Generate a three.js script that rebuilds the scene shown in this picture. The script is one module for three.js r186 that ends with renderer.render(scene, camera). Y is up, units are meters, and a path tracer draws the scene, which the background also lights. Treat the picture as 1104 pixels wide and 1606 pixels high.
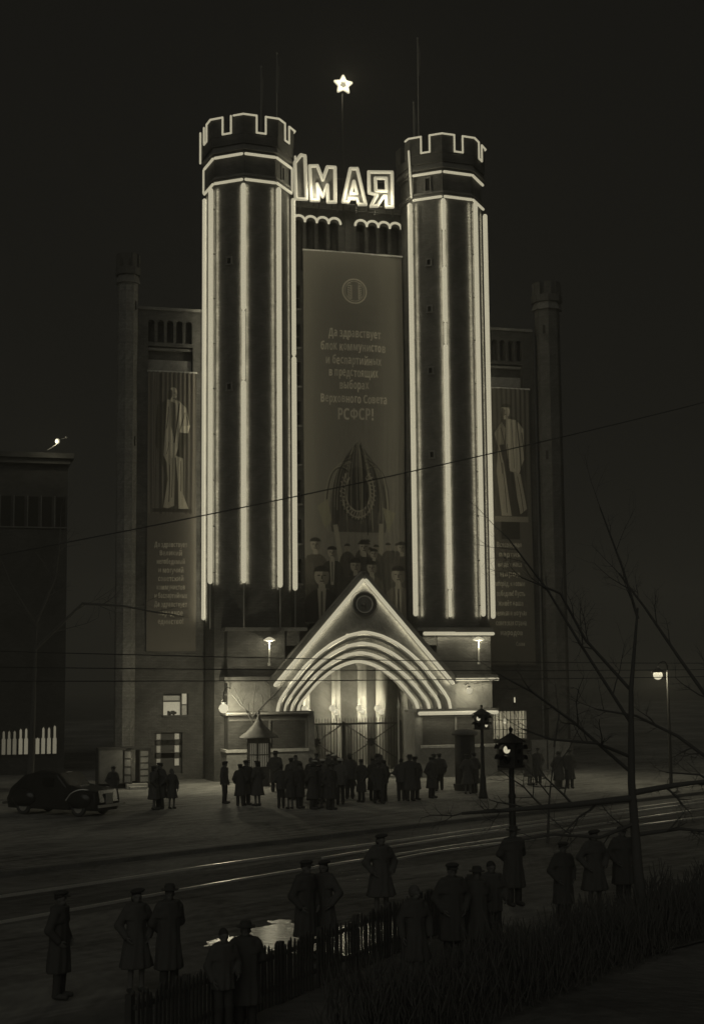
import * as THREE from 'three';
import { mergeGeometries } from 'three/addons/utils/BufferGeometryUtils.js';
import { RectAreaLightUniformsLib } from 'three/addons/lights/RectAreaLightUniformsLib.js';
import { ImprovedNoise } from 'three/addons/math/ImprovedNoise.js';

// ---------------------------------------------------------------- camera, sky, light, exposure
const scene = new THREE.Scene();
const D = Math.PI / 180;
const camera = new THREE.PerspectiveCamera(39.06, 703 / 1024, 0.5, 2000);
camera.position.set(-20.864, 5.2, 74.184);
camera.rotation.order = 'YXZ';
camera.rotation.set(6.507 * D, -15.827 * D, -0.539 * D);

const renderer = new THREE.WebGLRenderer();
renderer.toneMapping = THREE.LinearToneMapping;
renderer.toneMappingExposure = 1;
renderer.shadowMap.enabled = true;

// an even, moonless sky with a little city glow in it: warm grey as on the old print
const skyData = new Float32Array(64 * 32 * 4);
for (let i = 0; i < 64 * 32; i++) skyData.set([0.0060, 0.0058, 0.0050, 1], i * 4);
const sky = new THREE.DataTexture(skyData, 64, 32, THREE.RGBAFormat, THREE.FloatType);
sky.mapping = THREE.EquirectangularReflectionMapping;
sky.magFilter = THREE.LinearFilter;
sky.needsUpdate = true;
scene.background = sky;
scene.environment = sky;

const moon = new THREE.DirectionalLight(new THREE.Color().setRGB(1, 0.97, 0.82), 0.22);
moon.position.set(-45, 58, 100);
moon.shadow.radius = 110;
moon.castShadow = true;
Object.assign(moon.shadow.camera, { left: -60, right: 60, top: 60, bottom: -60, near: 1, far: 300 });
scene.add(moon);
scene.fog = new THREE.FogExp2(new THREE.Color().setRGB(1, 0.97, 0.85), 0.0021);
RectAreaLightUniformsLib.init();

// ---------------------------------------------------------------- helpers
let seed = 7;
const rnd = () => { seed = (seed * 16807) % 2147483647; return seed / 2147483647; };
const rr = (a, b) => a + (b - a) * rnd();
const perlin = new ImprovedNoise();
const used = {};
function numbered(name) { const n = used[name] = (used[name] ?? -1) + 1; return n ? name + '_' + String(n).padStart(3, '0') : name; }
function shadowed(m) { m.castShadow = m.receiveShadow = true; return m; }
function tag(o, label, category, group, kind) {
  if (label) o.userData.label = label;
  if (category) o.userData.category = category;
  if (group) o.userData.group = group;
  if (kind) o.userData.kind = kind;
  return o;
}
function thing(name, label, category, pos = [0, 0, 0], turn = 0, group) {
  const o = new THREE.Group(); o.name = numbered(name); o.position.set(...pos); o.rotation.y = turn; scene.add(o);
  return tag(o, label, category, group);
}
function copy(src, label, pos, turn, s = 1) {
  const c = src.clone(); c.name = numbered(src.name.replace(/_\d{3}$/, '')); c.userData = { ...src.userData };
  if (label) c.userData.label = label;
  c.position.set(...pos); c.rotation.y = turn; c.scale.setScalar(s); scene.add(c); return c;
}
function part(name, parent, geo, mat) { const m = shadowed(new THREE.Mesh(Array.isArray(geo) ? join(geo) : geo, mat)); m.name = name; parent.add(m); return m; }
function group(name, parent, pos = [0, 0, 0], turn = 0) { const g = new THREE.Group(); g.name = name; g.position.set(...pos); g.rotation.y = turn; parent.add(g); return g; }
// uv in metres from the dominant direction of each face
function metres(geo) {
  const g = geo.index ? geo.toNonIndexed() : geo, p = g.attributes.position, uv = new Float32Array(p.count * 2);
  const a = new THREE.Vector3(), b = new THREE.Vector3(), c = new THREE.Vector3(), n = new THREE.Vector3();
  for (let i = 0; i < p.count; i += 3) {
    a.fromBufferAttribute(p, i); b.fromBufferAttribute(p, i + 1); c.fromBufferAttribute(p, i + 2);
    n.copy(b).sub(a).cross(c.clone().sub(a)).normalize();
    let tx = 1, tz = 0;
    const flat = Math.abs(n.y) > 0.75;
    if (!flat) { const l = Math.hypot(n.x, n.z) || 1; tx = n.z / l; tz = -n.x / l; }
    [a, b, c].forEach((v, k) => { uv[(i + k) * 2] = v.x * tx + v.z * tz; uv[(i + k) * 2 + 1] = flat ? v.z : v.y; });
  }
  g.setAttribute('uv', new THREE.BufferAttribute(uv, 2));
  return g;
}
function join(list) {
  const l = list.map((g) => { const q = g.index ? g.toNonIndexed() : g.clone(); if (!q.attributes.uv) metres(q); for (const k of Object.keys(q.attributes)) if (!['position', 'normal', 'uv'].includes(k)) q.deleteAttribute(k); return q; });
  return mergeGeometries(l, false);
}
const box = (w, h, d, x = 0, y = 0, z = 0) => metres(new THREE.BoxGeometry(w, h, d).translate(x, y, z));
const span = (x0, x1, y0, y1, z0, z1) => box(x1 - x0, y1 - y0, z1 - z0, (x0 + x1) / 2, (y0 + y1) / 2, (z0 + z1) / 2);
const cyl = (r0, r1, h, x = 0, y = 0, z = 0, n = 16, start = 0) => { const g = new THREE.CylinderGeometry(r0, r1, h, n, 1, false, start).toNonIndexed(); if (n <= 8) g.computeVertexNormals(); return g.translate(x, y + h / 2, z); };
const ball = (r, x = 0, y = 0, z = 0, n = 16) => new THREE.SphereGeometry(r, n, Math.max(6, n / 2 | 0)).translate(x, y, z);
const V = (x, y, z) => new THREE.Vector3(x, y, z);
function bar(a, b, r, r2 = r, n = 8) { // round bar between two points
  const d = b.clone().sub(a), g = new THREE.CylinderGeometry(r2, r, d.length(), n);
  g.applyQuaternion(new THREE.Quaternion().setFromUnitVectors(V(0, 1, 0), d.clone().normalize()));
  return g.translate((a.x + b.x) / 2, (a.y + b.y) / 2, (a.z + b.z) / 2);
}
function run(points, r, n = 8) { // bent tube along a list of points
  const out = [];
  points.forEach((p, i) => { out.push(new THREE.SphereGeometry(r, n, 6).translate(p.x, p.y, p.z)); if (i) out.push(bar(points[i - 1], p, r, r, n)); });
  return join(out);
}
const smooth = (points, r, seg = 40, n = 8, closed = false) => new THREE.TubeGeometry(new THREE.CatmullRomCurve3(points, closed), seg, r, n, closed);
function extrude(shape, depth, z = 0, bevel = 0, curve = 10) {
  const g = new THREE.ExtrudeGeometry(shape, { depth: depth - 2 * bevel, bevelEnabled: bevel > 0, bevelSize: bevel, bevelThickness: bevel, bevelSegments: 1, curveSegments: curve });
  return metres(g.translate(0, 0, z + bevel));
}
const poly = (pts) => new THREE.Shape(pts.map(([x, y]) => new THREE.Vector2(x, y)));

// ---------------------------------------------------------------- materials
const T = [1, 0.915, 0.645];                                  // colour of every lamp on the warm print
const grey = (v, w = 0) => new THREE.Color().setRGB(v, v * (0.985 - w), v * (0.93 - w));
function canvasTex(w, h, draw, srgb = true, repeat) {
  const c = document.createElement('canvas'); c.width = w; c.height = h;
  const x = c.getContext('2d'); draw(x, w, h);
  const t = new THREE.CanvasTexture(c); if (srgb) t.colorSpace = THREE.SRGBColorSpace;
  t.wrapS = t.wrapT = THREE.RepeatWrapping; if (repeat) t.repeat.set(...repeat);
  return t;
}
function noiseTex(size, metresWide, fn) { // fn(u, v) -> 0..1, colour map around white
  const d = new Uint8Array(size * size * 4);
  for (let j = 0; j < size; j++) for (let i = 0; i < size; i++) { const v = Math.max(0, Math.min(255, 255 * fn(i / size, j / size))); d.set([v, v, v, 255], (j * size + i) * 4); }
  const t = new THREE.DataTexture(d, size, size); t.wrapS = t.wrapT = THREE.RepeatWrapping; t.magFilter = THREE.LinearFilter; t.minFilter = THREE.LinearMipmapLinearFilter; t.generateMipmaps = true;
  t.repeat.set(1 / metresWide, 1 / metresWide); t.needsUpdate = true; return t;
}
const tile = (u, v, f, z) => { // periodic noise
  const s = (a) => Math.sin(a * 2 * Math.PI), c = (a) => Math.cos(a * 2 * Math.PI), q = f / (2 * Math.PI);
  return perlin.noise(c(u) * q + 11.3 + z, s(u) * q + 4.7 + c(v) * q * 1.07, s(v) * q + 9.1 - z) * 1.3;
};
const hash = (i, j) => { const s = Math.sin(i * 127.1 + j * 311.7) * 43758.5453; return s - Math.floor(s); };
// brick courses (8 cm) and sooty weathering
const brickTex = noiseTex(1024, 6.4, (u, v) => {
  const row = Math.floor(v * 80), bx = u * 24 + (row & 1) * 0.5, col = Math.floor(bx) % 24;
  const fy = v * 80 - row, fx = bx - Math.floor(bx);
  const joint = fy < 0.14 || fx < 0.06 ? 0.72 : 1;
  const grain = 0.9 + 0.28 * (hash(col, row) - 0.5) + 0.16 * (hash(u * 4001, v * 3001) - 0.5);
  return 0.72 * joint * grain * (1 + 0.28 * tile(u, v, 5, 0) + 0.2 * tile(u, v, 17, 3) + 0.12 * tile(u, v, 50, 5));
});
const brickBump = noiseTex(1024, 6.4, (u, v) => {
  const row = Math.floor(v * 80), bx = u * 24 + (row & 1) * 0.5, fy = v * 80 - row, fx = bx - Math.floor(bx);
  return (fy < 0.14 || fx < 0.06 ? 0.25 : 0.8) + 0.2 * (hash(Math.floor(bx) % 24, row) - 0.5) + 0.1 * tile(u, v, 60, 1);
});
const plasterTex = noiseTex(512, 5, (u, v) => 0.8 * (1 + 0.22 * tile(u, v, 6, 0) + 0.16 * tile(u, v, 23, 2) + 0.16 * tile(u, v, 70, 4) + 0.14 * (hash(u * 911, v * 777) - 0.5)));
const plasterBump = noiseTex(512, 5, (u, v) => 0.5 + 0.3 * tile(u, v, 40, 1) + 0.25 * (hash(u * 911, v * 777) - 0.5));
const groundTex = noiseTex(1024, 14, (u, v) => 0.75 * (1 + 0.3 * tile(u, v, 5, 0) + 0.25 * tile(u, v, 14, 2) + 0.22 * tile(u, v, 44, 4) + 0.2 * (hash(u * 1911, v * 1777) - 0.5)));
const groundBump = noiseTex(1024, 14, (u, v) => 0.5 + 0.3 * tile(u, v, 30, 1) + 0.25 * tile(u, v, 90, 6) + 0.2 * (hash(u * 1911, v * 1777) - 0.5));
const groundRough = noiseTex(512, 14, (u, v) => 0.72 + 0.35 * tile(u, v, 7, 3) + 0.2 * tile(u, v, 25, 5));
const std = (v, o = {}) => new THREE.MeshStandardMaterial({ color: grey(v), roughness: 0.85, ...o });
const M = {
  brick: std(0.16, { map: brickTex, bumpMap: brickBump, bumpScale: 0.03, roughness: 0.92 }),
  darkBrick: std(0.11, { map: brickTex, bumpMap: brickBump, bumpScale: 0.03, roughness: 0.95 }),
  stone: std(0.27, { map: plasterTex, bumpMap: plasterBump, bumpScale: 0.012, roughness: 0.9 }),
  trim: std(0.2, { map: plasterTex, bumpMap: plasterBump, bumpScale: 0.01 }),
  plaster: std(0.42, { map: plasterTex, bumpMap: plasterBump, bumpScale: 0.01 }),
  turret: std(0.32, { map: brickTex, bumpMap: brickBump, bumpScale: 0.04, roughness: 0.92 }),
  white: std(0.62, { map: plasterTex }),
  dark: std(0.07, { roughness: 0.7 }),
  iron: std(0.045, { roughness: 0.55, metalness: 0.2 }),
  glassDark: std(0.015, { roughness: 0.15 }),
  wood: std(0.09, { map: plasterTex }),
  steel: std(0.7, { roughness: 0.42, metalness: 0.7 }),
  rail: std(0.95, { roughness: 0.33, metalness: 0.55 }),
  chrome: std(0.85, { roughness: 0.3, metalness: 0.5 }),
  roof: std(0.08, { map: plasterTex }),
};
const glow = (e) => new THREE.MeshStandardMaterial({ color: grey(0.3), roughness: 0.6, emissive: new THREE.Color().setRGB(e * T[0], e * T[1], e * T[2]), emissiveIntensity: 1 });
const G = { tube: glow(0.49), thin: glow(0.46), sign: glow(0.38), lamp: glow(0.55), bright: glow(0.8), dim: glow(0.3), window: glow(0.27), faint: glow(0.09), panes: glow(0.17) };
const lampColor = new THREE.Color().setRGB(...T);
function point(name, x, y, z, power, radius = 1) { const l = new THREE.PointLight(lampColor, power, 0, 2); l.name = name; l.position.set(x, y, z); l.castShadow = true; l.shadow.radius = radius; scene.add(l); return l; }
function areaLight(name, at, to, w, h, power, up) { // a strip light just off the face of its tube
  const l = new THREE.RectAreaLight(lampColor, power, w, h); l.name = name; if (up) l.up.copy(up); l.position.copy(at); l.lookAt(to); scene.add(l); return l;
}
// ---------------------------------------------------------------- ground
const structure = (name, geo, mat) => tag(part(name, scene, geo, mat), null, null, null, 'structure');
const rutTex = noiseTex(1024, 12, (u, v) => 0.62 * (1 + 0.5 * tile(u * 1, v, 3, 2) + 0.45 * perlin.noise(Math.cos(u * 6.283) * 0.8 + 5, Math.sin(u * 6.283) * 0.8 + v * 0, Math.sin(v * 6.283) * 5 + Math.cos(v * 6.283) * 4) + 0.3 * perlin.noise(Math.cos(u * 6.283) * 2.2, Math.sin(u * 6.283) * 2.2 + 7, Math.sin(v * 6.283) * 16 + Math.cos(v * 6.283) * 13) + 0.25 * tile(u, v, 50, 4) + 0.25 * (hash(u * 1911, v * 1777) - 0.5)));
M.plaza = std(0.5, { map: rutTex, bumpMap: groundBump, bumpScale: 0.03, roughness: 0.85 });
M.road = std(0.36, { map: rutTex, bumpMap: groundBump, bumpScale: 0.03, roughness: 0.9 });
M.soil = std(0.2, { map: groundTex, bumpMap: groundBump, bumpScale: 0.05, roughness: 1 });
M.kerb = std(0.2, { map: plasterTex, bumpMap: plasterBump, bumpScale: 0.01 });
// the street runs along dir; kerb line of the square, road, then the park behind the fence
const dir = V(0.876, 0, -0.482), across = V(0.482, 0, 0.876);
const lane = (s, t) => { const p = V(-10, 0, 27.6).addScaledVector(dir, s).addScaledVector(across, t); return p; };
function strip(t0, t1, y, s0 = -220, s1 = 220, wob = 0) {
  const n = 110, pos = [], idx = [];
  for (let i = 0; i <= n; i++) {
    const s = s0 + (s1 - s0) * i / n, w = wob * (Math.sin(s * 0.9) + 0.6 * Math.sin(s * 2.3 + 1));
    for (const t of [t0 + (wob ? w : 0), t1]) { const p = lane(s, t); pos.push(p.x, y, p.z); }
    if (i) { const k = i * 2; idx.push(k - 2, k - 1, k, k, k - 1, k + 1); }
  }
  const g = new THREE.BufferGeometry(); g.setAttribute('position', new THREE.Float32BufferAttribute(pos, 3)); g.setIndex(idx); g.computeVertexNormals();
  const uv = []; for (let i = 0; i <= n; i++) { const q = s0 + (s1 - s0) * i / n; uv.push(q, t0, q, t1); }
  g.setAttribute('uv', new THREE.Float32BufferAttribute(uv, 2));
  return g;
}
structure('ground', metres(new THREE.PlaneGeometry(900, 900).rotateX(-Math.PI / 2).translate(0, -0.14, 0)), M.soil);
structure('plaza', strip(-120, 0, 0), M.plaza);
structure('kerb', join([0].map(() => { const g = box(440, 0.14, 0.22, 0, -0.066, 0); g.rotateY(Math.atan2(0.482, 0.876)); const p = lane(0, 0.11); return g.translate(p.x, 0, p.z); })), M.kerb);
structure('road', strip(0.2, 15.4, -0.12), M.road);
structure('track_bed', strip(3.6, 7.2, -0.113, -60, 60, 0.12), std(0.22, { map: rutTex, bumpMap: groundBump, bumpScale: 0.06, roughness: 0.95 }));
structure('footpath', strip(15.4, 19.4, -0.10), M.soil);
// rails
function rail(label, pts) {
  const c = new THREE.CatmullRomCurve3(pts), sh = new THREE.Shape();
  sh.moveTo(-0.035, -0.03); sh.lineTo(0.035, -0.03); sh.lineTo(0.035, 0.035); sh.lineTo(-0.035, 0.035); sh.closePath();
  const g = metres(new THREE.ExtrudeGeometry(sh, { steps: 60, bevelEnabled: false, extrudePath: c }));
  const t = thing('tram_rail', label, 'rail', [0, 0, 0], 0, 'tram rails in the street');
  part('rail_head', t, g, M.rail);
}
const ry = -0.09, at0 = (x, z) => V(x, ry, z);
rail('dim tram rail on the side of the square, first from the building', [at0(-30, 43.3), at0(-19.37, 36.9), at0(-11.92, 31.9), at0(-6, 28.4), at0(-1.33, 25.5), at0(20, 12.6), at0(50, -5)]);
rail('bright tram rail crossing the whole street in front of the standing pair', [at0(-30, 47.9), at0(-19.52, 40.8), at0(-12.7, 35.6), at0(-3.56, 29.6), at0(20, 15.2), at0(50, -3)]);
rail('short tram rail branching off on the right before the near lantern', [at0(-9.2, 34.3), at0(-6.5, 32.1), at0(-3.2, 30.3), at0(4, 26.6), at0(20, 19)]);
rail('inner tram rail between the two long ones on the right', [at0(-10, 32.3), at0(-6.4, 29.7), at0(-2.5, 27.1), at0(20, 13.6), at0(50, -4.2)]);

// ---------------------------------------------------------------- the castle building
const castle = thing('castle_building', 'tall dark brick castle with two battlemented towers outlined in neon', 'building');
const tubeGeo = (a, b, r) => join([bar(a, b, r, r, 10), ball(r, a.x, a.y, a.z, 10), ball(r, b.x, b.y, b.z, 10)]);
const R = 2.255, RB = 2.479, H1 = 31.244, H2 = 32.621, HT = 34.612, SILL = 33.63, S8 = Math.PI / 8;
const oct = (r, a, y) => V(r * Math.sin(a * D), y, r * Math.cos(a * D));
function octPrism(r0, r1, y0, y1) { return metres(cyl(r0, r1, y1 - y0, 0, y0, 0, 8, S8)); }
function makeTower(side) {
  const t = group('tower', castle, [side * 5.513, 0, 0], 5.8 * D);
  t.userData.label = side < 0 ? 'left octagonal tower of dark brick' : 'right octagonal tower of dark brick';
  part('shaft', t, octPrism(R, R, 0, H2), M.brick);
  part('string_course', t, [octPrism(R + 0.02, R + 0.1, H1 + 0.04, H1 + 0.16), octPrism(R + 0.1, R + 0.1, H1 + 0.16, H1 + 0.28)], M.trim);
  part('string_course', t, [octPrism(R + 0.02, R + 0.12, H2 + 0.02, H2 + 0.18), octPrism(R + 0.12, RB, H2 + 0.18, H2 + 0.5)], M.trim);
  part('parapet_roof', t, octPrism(RB - 0.3, RB - 0.3, H2 + 0.5, H2 + 0.56), M.roof);
  const face = 2 * RB * Math.sin(S8), m = (face - 0.62) / 2, inner = RB - 0.34 / Math.cos(S8);
  const apo = RB * Math.cos(S8);
  for (let k = 0; k < 8; k++) { // low wall of each side
    const a = k * 45, g = metres(new THREE.BoxGeometry(face - 0.02, SILL - H2 - 0.5, 0.3).translate(0, (SILL + H2 + 0.5) / 2, apo - 0.152).rotateY(a * D));
    part('parapet', t, g, M.brick);
  }
  for (let k = 0; k < 8; k++) { // merlons wrap the corners
    const a = 22.5 + 45 * k, o = oct(RB, a, 0), ca = (a - 22.5) * D, cb = (a + 22.5) * D;
    const A = o.clone().add(V(-Math.cos(ca), 0, Math.sin(ca)).multiplyScalar(m)), B = o.clone().add(V(Math.cos(cb), 0, -Math.sin(cb)).multiplyScalar(m));
    const na = V(Math.sin(ca), 0, Math.cos(ca)), nb = V(Math.sin(cb), 0, Math.cos(cb));
    const i = oct(inner, a, 0), A2 = A.clone().addScaledVector(na, -0.31), B2 = B.clone().addScaledVector(nb, -0.31);
    const sh = poly([A, o, B, B2, i, A2].map((p) => [p.x, -p.z]));
    part('merlon', t, extrude(sh, HT - SILL, 0, 0.02).rotateX(-Math.PI / 2).translate(0, SILL, 0), M.brick);
  }
  // windows cut as slits
  const slit = (fa, y, w = 0.26, h = 0.72) => {
    const g = group('slit_window', t, [0, 0, 0], fa * D), ap = R * Math.cos(S8);
    part('reveal', g, [box(0.07, h + 0.16, 0.1, -w / 2 - 0.03, y, ap + 0.01), box(0.07, h + 0.16, 0.1, w / 2 + 0.03, y, ap + 0.01), box(w, 0.08, 0.1, 0, y + h / 2 + 0.04, ap + 0.011), box(w + 0.2, 0.08, 0.14, 0, y - h / 2 - 0.04, ap + 0.012)], M.trim);
    part('opening', g, box(w, h, 0.05, 0, y, ap - 0.01), M.glassDark);
  };
  for (const fa of side > 0 ? [-45] : [45]) slit(fa, (H1 + H2) / 2 + 0.04);
  if (side > 0) for (const y of [27.6, 25, 21.6, 17]) slit(-45, y, 0.2, 0.3); else for (const y of [26.9, 20.2]) slit(-45, y, 0.22, 0.3);
  // neon
  const tube = (pts, r, mat = G.tube) => part('neon_tube', t, pts.length === 2 ? tubeGeo(pts[0], pts[1], r) : run(pts, r), mat);
  for (const [h, a0] of [[H1 - 0.08, side < 0 ? -90 : -45], [H2 - 0.06, side < 0 ? -90 : -45]])
    for (let a = a0; a <= 45; a += 45) {
      const p = oct(R + 0.12, a - 22.5, h), q = oct(R + 0.12, a + 22.5, h), e = q.clone().sub(p).multiplyScalar(a === 45 ? 0.02 : 0.06);
      if (side > 0 || a !== 99) tube([p.add(e), q.sub(e)], 0.075);
    }
  // outline of the battlement, one tube per side, broken at the notches as on the photograph
  const off = RB + 0.09;
  const onFace = (a, u, y) => { const n = V(Math.sin(a * D), 0, Math.cos(a * D)), x = V(Math.cos(a * D), 0, -Math.sin(a * D)); return n.multiplyScalar(apo + 0.09).addScaledVector(x, u).setY(y); };
  const top = HT + 0.03, lo = SILL + 0.08, u = 0.25;
  const faces = side < 0 ? [-90, -45, 0, 45, 90] : [-45, 0, 45, 90];
  faces.forEach((a) => tube([onFace(a, -u, top), onFace(a, -u, lo), onFace(a, u, lo), onFace(a, u, top)], 0.055, G.thin));
  const corners = side < 0 ? [-67.5, -22.5, 22.5, 67.5] : [-67.5, -22.5, 22.5, 67.5];
  corners.forEach((c, i) => {
    const pts = [];
    if (!(side > 0 && i === 0)) pts.push(onFace(c - 22.5, u + (i === 1 && side < 0 ? 0.16 : 0.05), top)); else pts.push(onFace(c - 22.5, u + 0.3, top));
    pts.push(oct(off, c, top), onFace(c + 22.5, -u - (i === 2 ? 0.12 : 0.02), top));
    tube(pts, 0.055, G.thin);
  });
  if (side > 0) tube([oct(R + 0.14, -67.5, H1 + 0.1), oct(off, -67.5, SILL + 0.3)], 0.055, G.thin);
  else tube([oct(R + 0.14, 67.5, H1), oct(R + 0.14, 67.5, H2 - 0.1)], 0.055, G.thin), tube([oct(R + 0.14, -112.5, H1), oct(R + 0.14, -112.5, H2 - 0.1)], 0.055, G.thin), tube([oct(off, -112.5, H2 + 0.3), oct(off, -112.5, HT)], 0.055, G.thin), tube([oct(off, 67.5, H2), oct(off, 67.5, SILL - 0.4)], 0.05, G.thin);
  // upright tubes on the edges; some lengths are thinner
  const uprights = side < 0
    ? [[-112.5, [[30.95, 8.2, 0.115]]], [-67.5, [[30.9, 9.97, 0.132]]], [-22.5, [[30.9, 24.1, 0.132], [24.1, 20.4, 0.09], [20.4, 9.95, 0.132]]], [22.5, [[30.9, 9.75, 0.132]]], [67.5, [[30.9, 22.2, 0.12], [22.2, 9.7, 0.132]]]]
    : [[-67.5, [[31, 8.35, 0.132]]], [-22.5, [[31, 29.2, 0.128], [29.2, 27.2, 0.075], [27.2, 24.1, 0.128], [24.1, 22.9, 0.075], [22.9, 9.7, 0.13], [9.7, 8.25, 0.09]]], [22.5, [[31, 8.3, 0.128]]], [67.5, [[30.9, 8.25, 0.13]]]];
  t.updateMatrixWorld(true);
  for (const [a, segs] of uprights) {
    const off2 = R + (a === -112.5 ? 0.08 : a === 67.5 ? 0.2 : 0.28);
    for (const [y1, y0, r] of segs) tube([oct(off2, a, y1 - r), oct(off2, a, y0 + r)], r);
    const y1 = segs[0][0], y0 = segs[segs.length - 1][1], w = (p) => t.localToWorld(p);
    // light of the tube towards the two walls beside it
    for (const s of [-1, 1]) {
      const n = oct(1, a + s * 22.5, 0), p = oct(R, a, (y0 + y1) / 2).lerp(oct(R, a + s * 45, (y0 + y1) / 2), 0.09).addScaledVector(n, 0.075);
      areaLight('neon_light', w(p.clone()), w(p.clone().sub(n)), 0.09, y1 - y0, 6);
    }
    const out = side < 0 ? { '-112.5': V(-0.8, 0, -0.6), 67.5: V(0.9, 0, -0.42) }[a] : { '-67.5': V(-0.92, 0, -0.38), 67.5: V(0.8, 0, -0.6) }[a];
    if (out) { const p = w(oct(off2, a, (y0 + y1) / 2)).addScaledVector(out, 0.17); areaLight('neon_light', p, p.clone().add(out), 0.12, y1 - y0, 5); }
    // brackets and the bare conduit below
    for (let y = y0 + 0.6; y < y1; y += 2.4) part('bracket', t, bar(oct(R - 0.05, a, y), oct(off2, a, y), 0.03, 0.03, 5), M.iron);
    if (side < 0 && a > -100) part('conduit', t, bar(oct(off2, a, 7.7), oct(off2, a, y0), 0.035, 0.035, 6), std(0.3));
  }
  return t;
}
makeTower(-1); makeTower(1);

// centre wall between the towers: blind arcade, crenels, windows beside the banner
{
  const w = group('centre_wall', castle);
  const sh = poly([[-3.6, 6.6], [3.8, 6.6], [3.8, 31.1], [-3.6, 31.1]]);
  const nicheXs = [];
  for (let k = 0; k < 4; k++) { nicheXs.push(-2.82 + 0.675 * (k + 0.5), 0.73 + 0.67 * (k + 0.5)); }
  for (const x of nicheXs) {
    const h = new THREE.Path(); h.moveTo(x - 0.25, 27.4); h.lineTo(x - 0.25, 30.02); h.absarc(x, 30.02, 0.25, Math.PI, 0, true); h.lineTo(x + 0.25, 27.4); h.closePath(); sh.holes.push(h);
  }
  const winY = []; for (let y = 10.2; y < 27; y += 2.15) winY.push(y);
  for (const y of winY) for (const x of [-2.62, 3.5]) { const h = new THREE.Path(); h.moveTo(x - 0.26, y); h.lineTo(x + 0.22, y); h.lineTo(x + 0.22, y + 1.3); h.lineTo(x - 0.26, y + 1.3); h.closePath(); sh.holes.push(h); }
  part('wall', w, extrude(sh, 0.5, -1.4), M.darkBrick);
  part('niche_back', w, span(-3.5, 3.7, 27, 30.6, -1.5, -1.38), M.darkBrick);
  for (const y of winY) for (const x of [-2.62, 3.5]) {
    const f = group('window', w);
    part('pane', f, span(x - 0.26, x + 0.22, y, y + 1.3, -1.3, -1.27), M.glassDark);
    part('frame', f, [span(x - 0.04, x, y, y + 1.3, -1.27, -1.22), span(x - 0.26, x + 0.22, y + 0.62, y + 0.68, -1.265, -1.225)], M.trim);
    part('sill', f, span(x - 0.3, x + 0.26, y - 0.12, y - 0.005, -1.2, -0.82), M.trim);
  }
  part('cornice', w, [span(-3.4, 3.6, 31.1, 31.25, -1.5, -0.78), span(-3.4, 3.6, 30.98, 31.1, -1.4, -0.84)], M.trim);
  for (let k = 0; k < 5; k++) part('merlon', w, span(-3.0 + k * 1.34, -2.25 + k * 1.34, 31.25, 31.95, -1.4, -0.95), M.stone);
  part('divider', w, span(0.16, 0.46, 28.2, 30.98, -0.9, -0.8), M.darkBrick);
  for (const [x0, dx] of [[-2.82, 0.675], [0.73, 0.67]]) for (let k = 0; k < 4; k++) {
    const cx = x0 + dx * (k + 0.5), pts = [];
    for (let i = 0; i <= 10; i++) { const a = Math.PI * (1 - i / 10); pts.push(V(cx + Math.cos(a) * dx / 2, 30.17 + Math.sin(a) * 0.3, -0.78)); }
    part('neon_tube', w, run(pts, 0.07), G.tube);
  }
  part('neon_tube', w, tubeGeo(V(-2.82, 30.15, -0.78), V(-2.82, 28.65, -0.78), 0.055), G.thin);
  // roof and back of the building
  part('roof', w, span(-3.6, 3.8, 30.6, 30.8, -9, -1.5), M.roof);
  part('back_wall', w, span(-3.6, 3.8, 0, 30.6, -9.4, -9), M.darkBrick);
}

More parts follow.
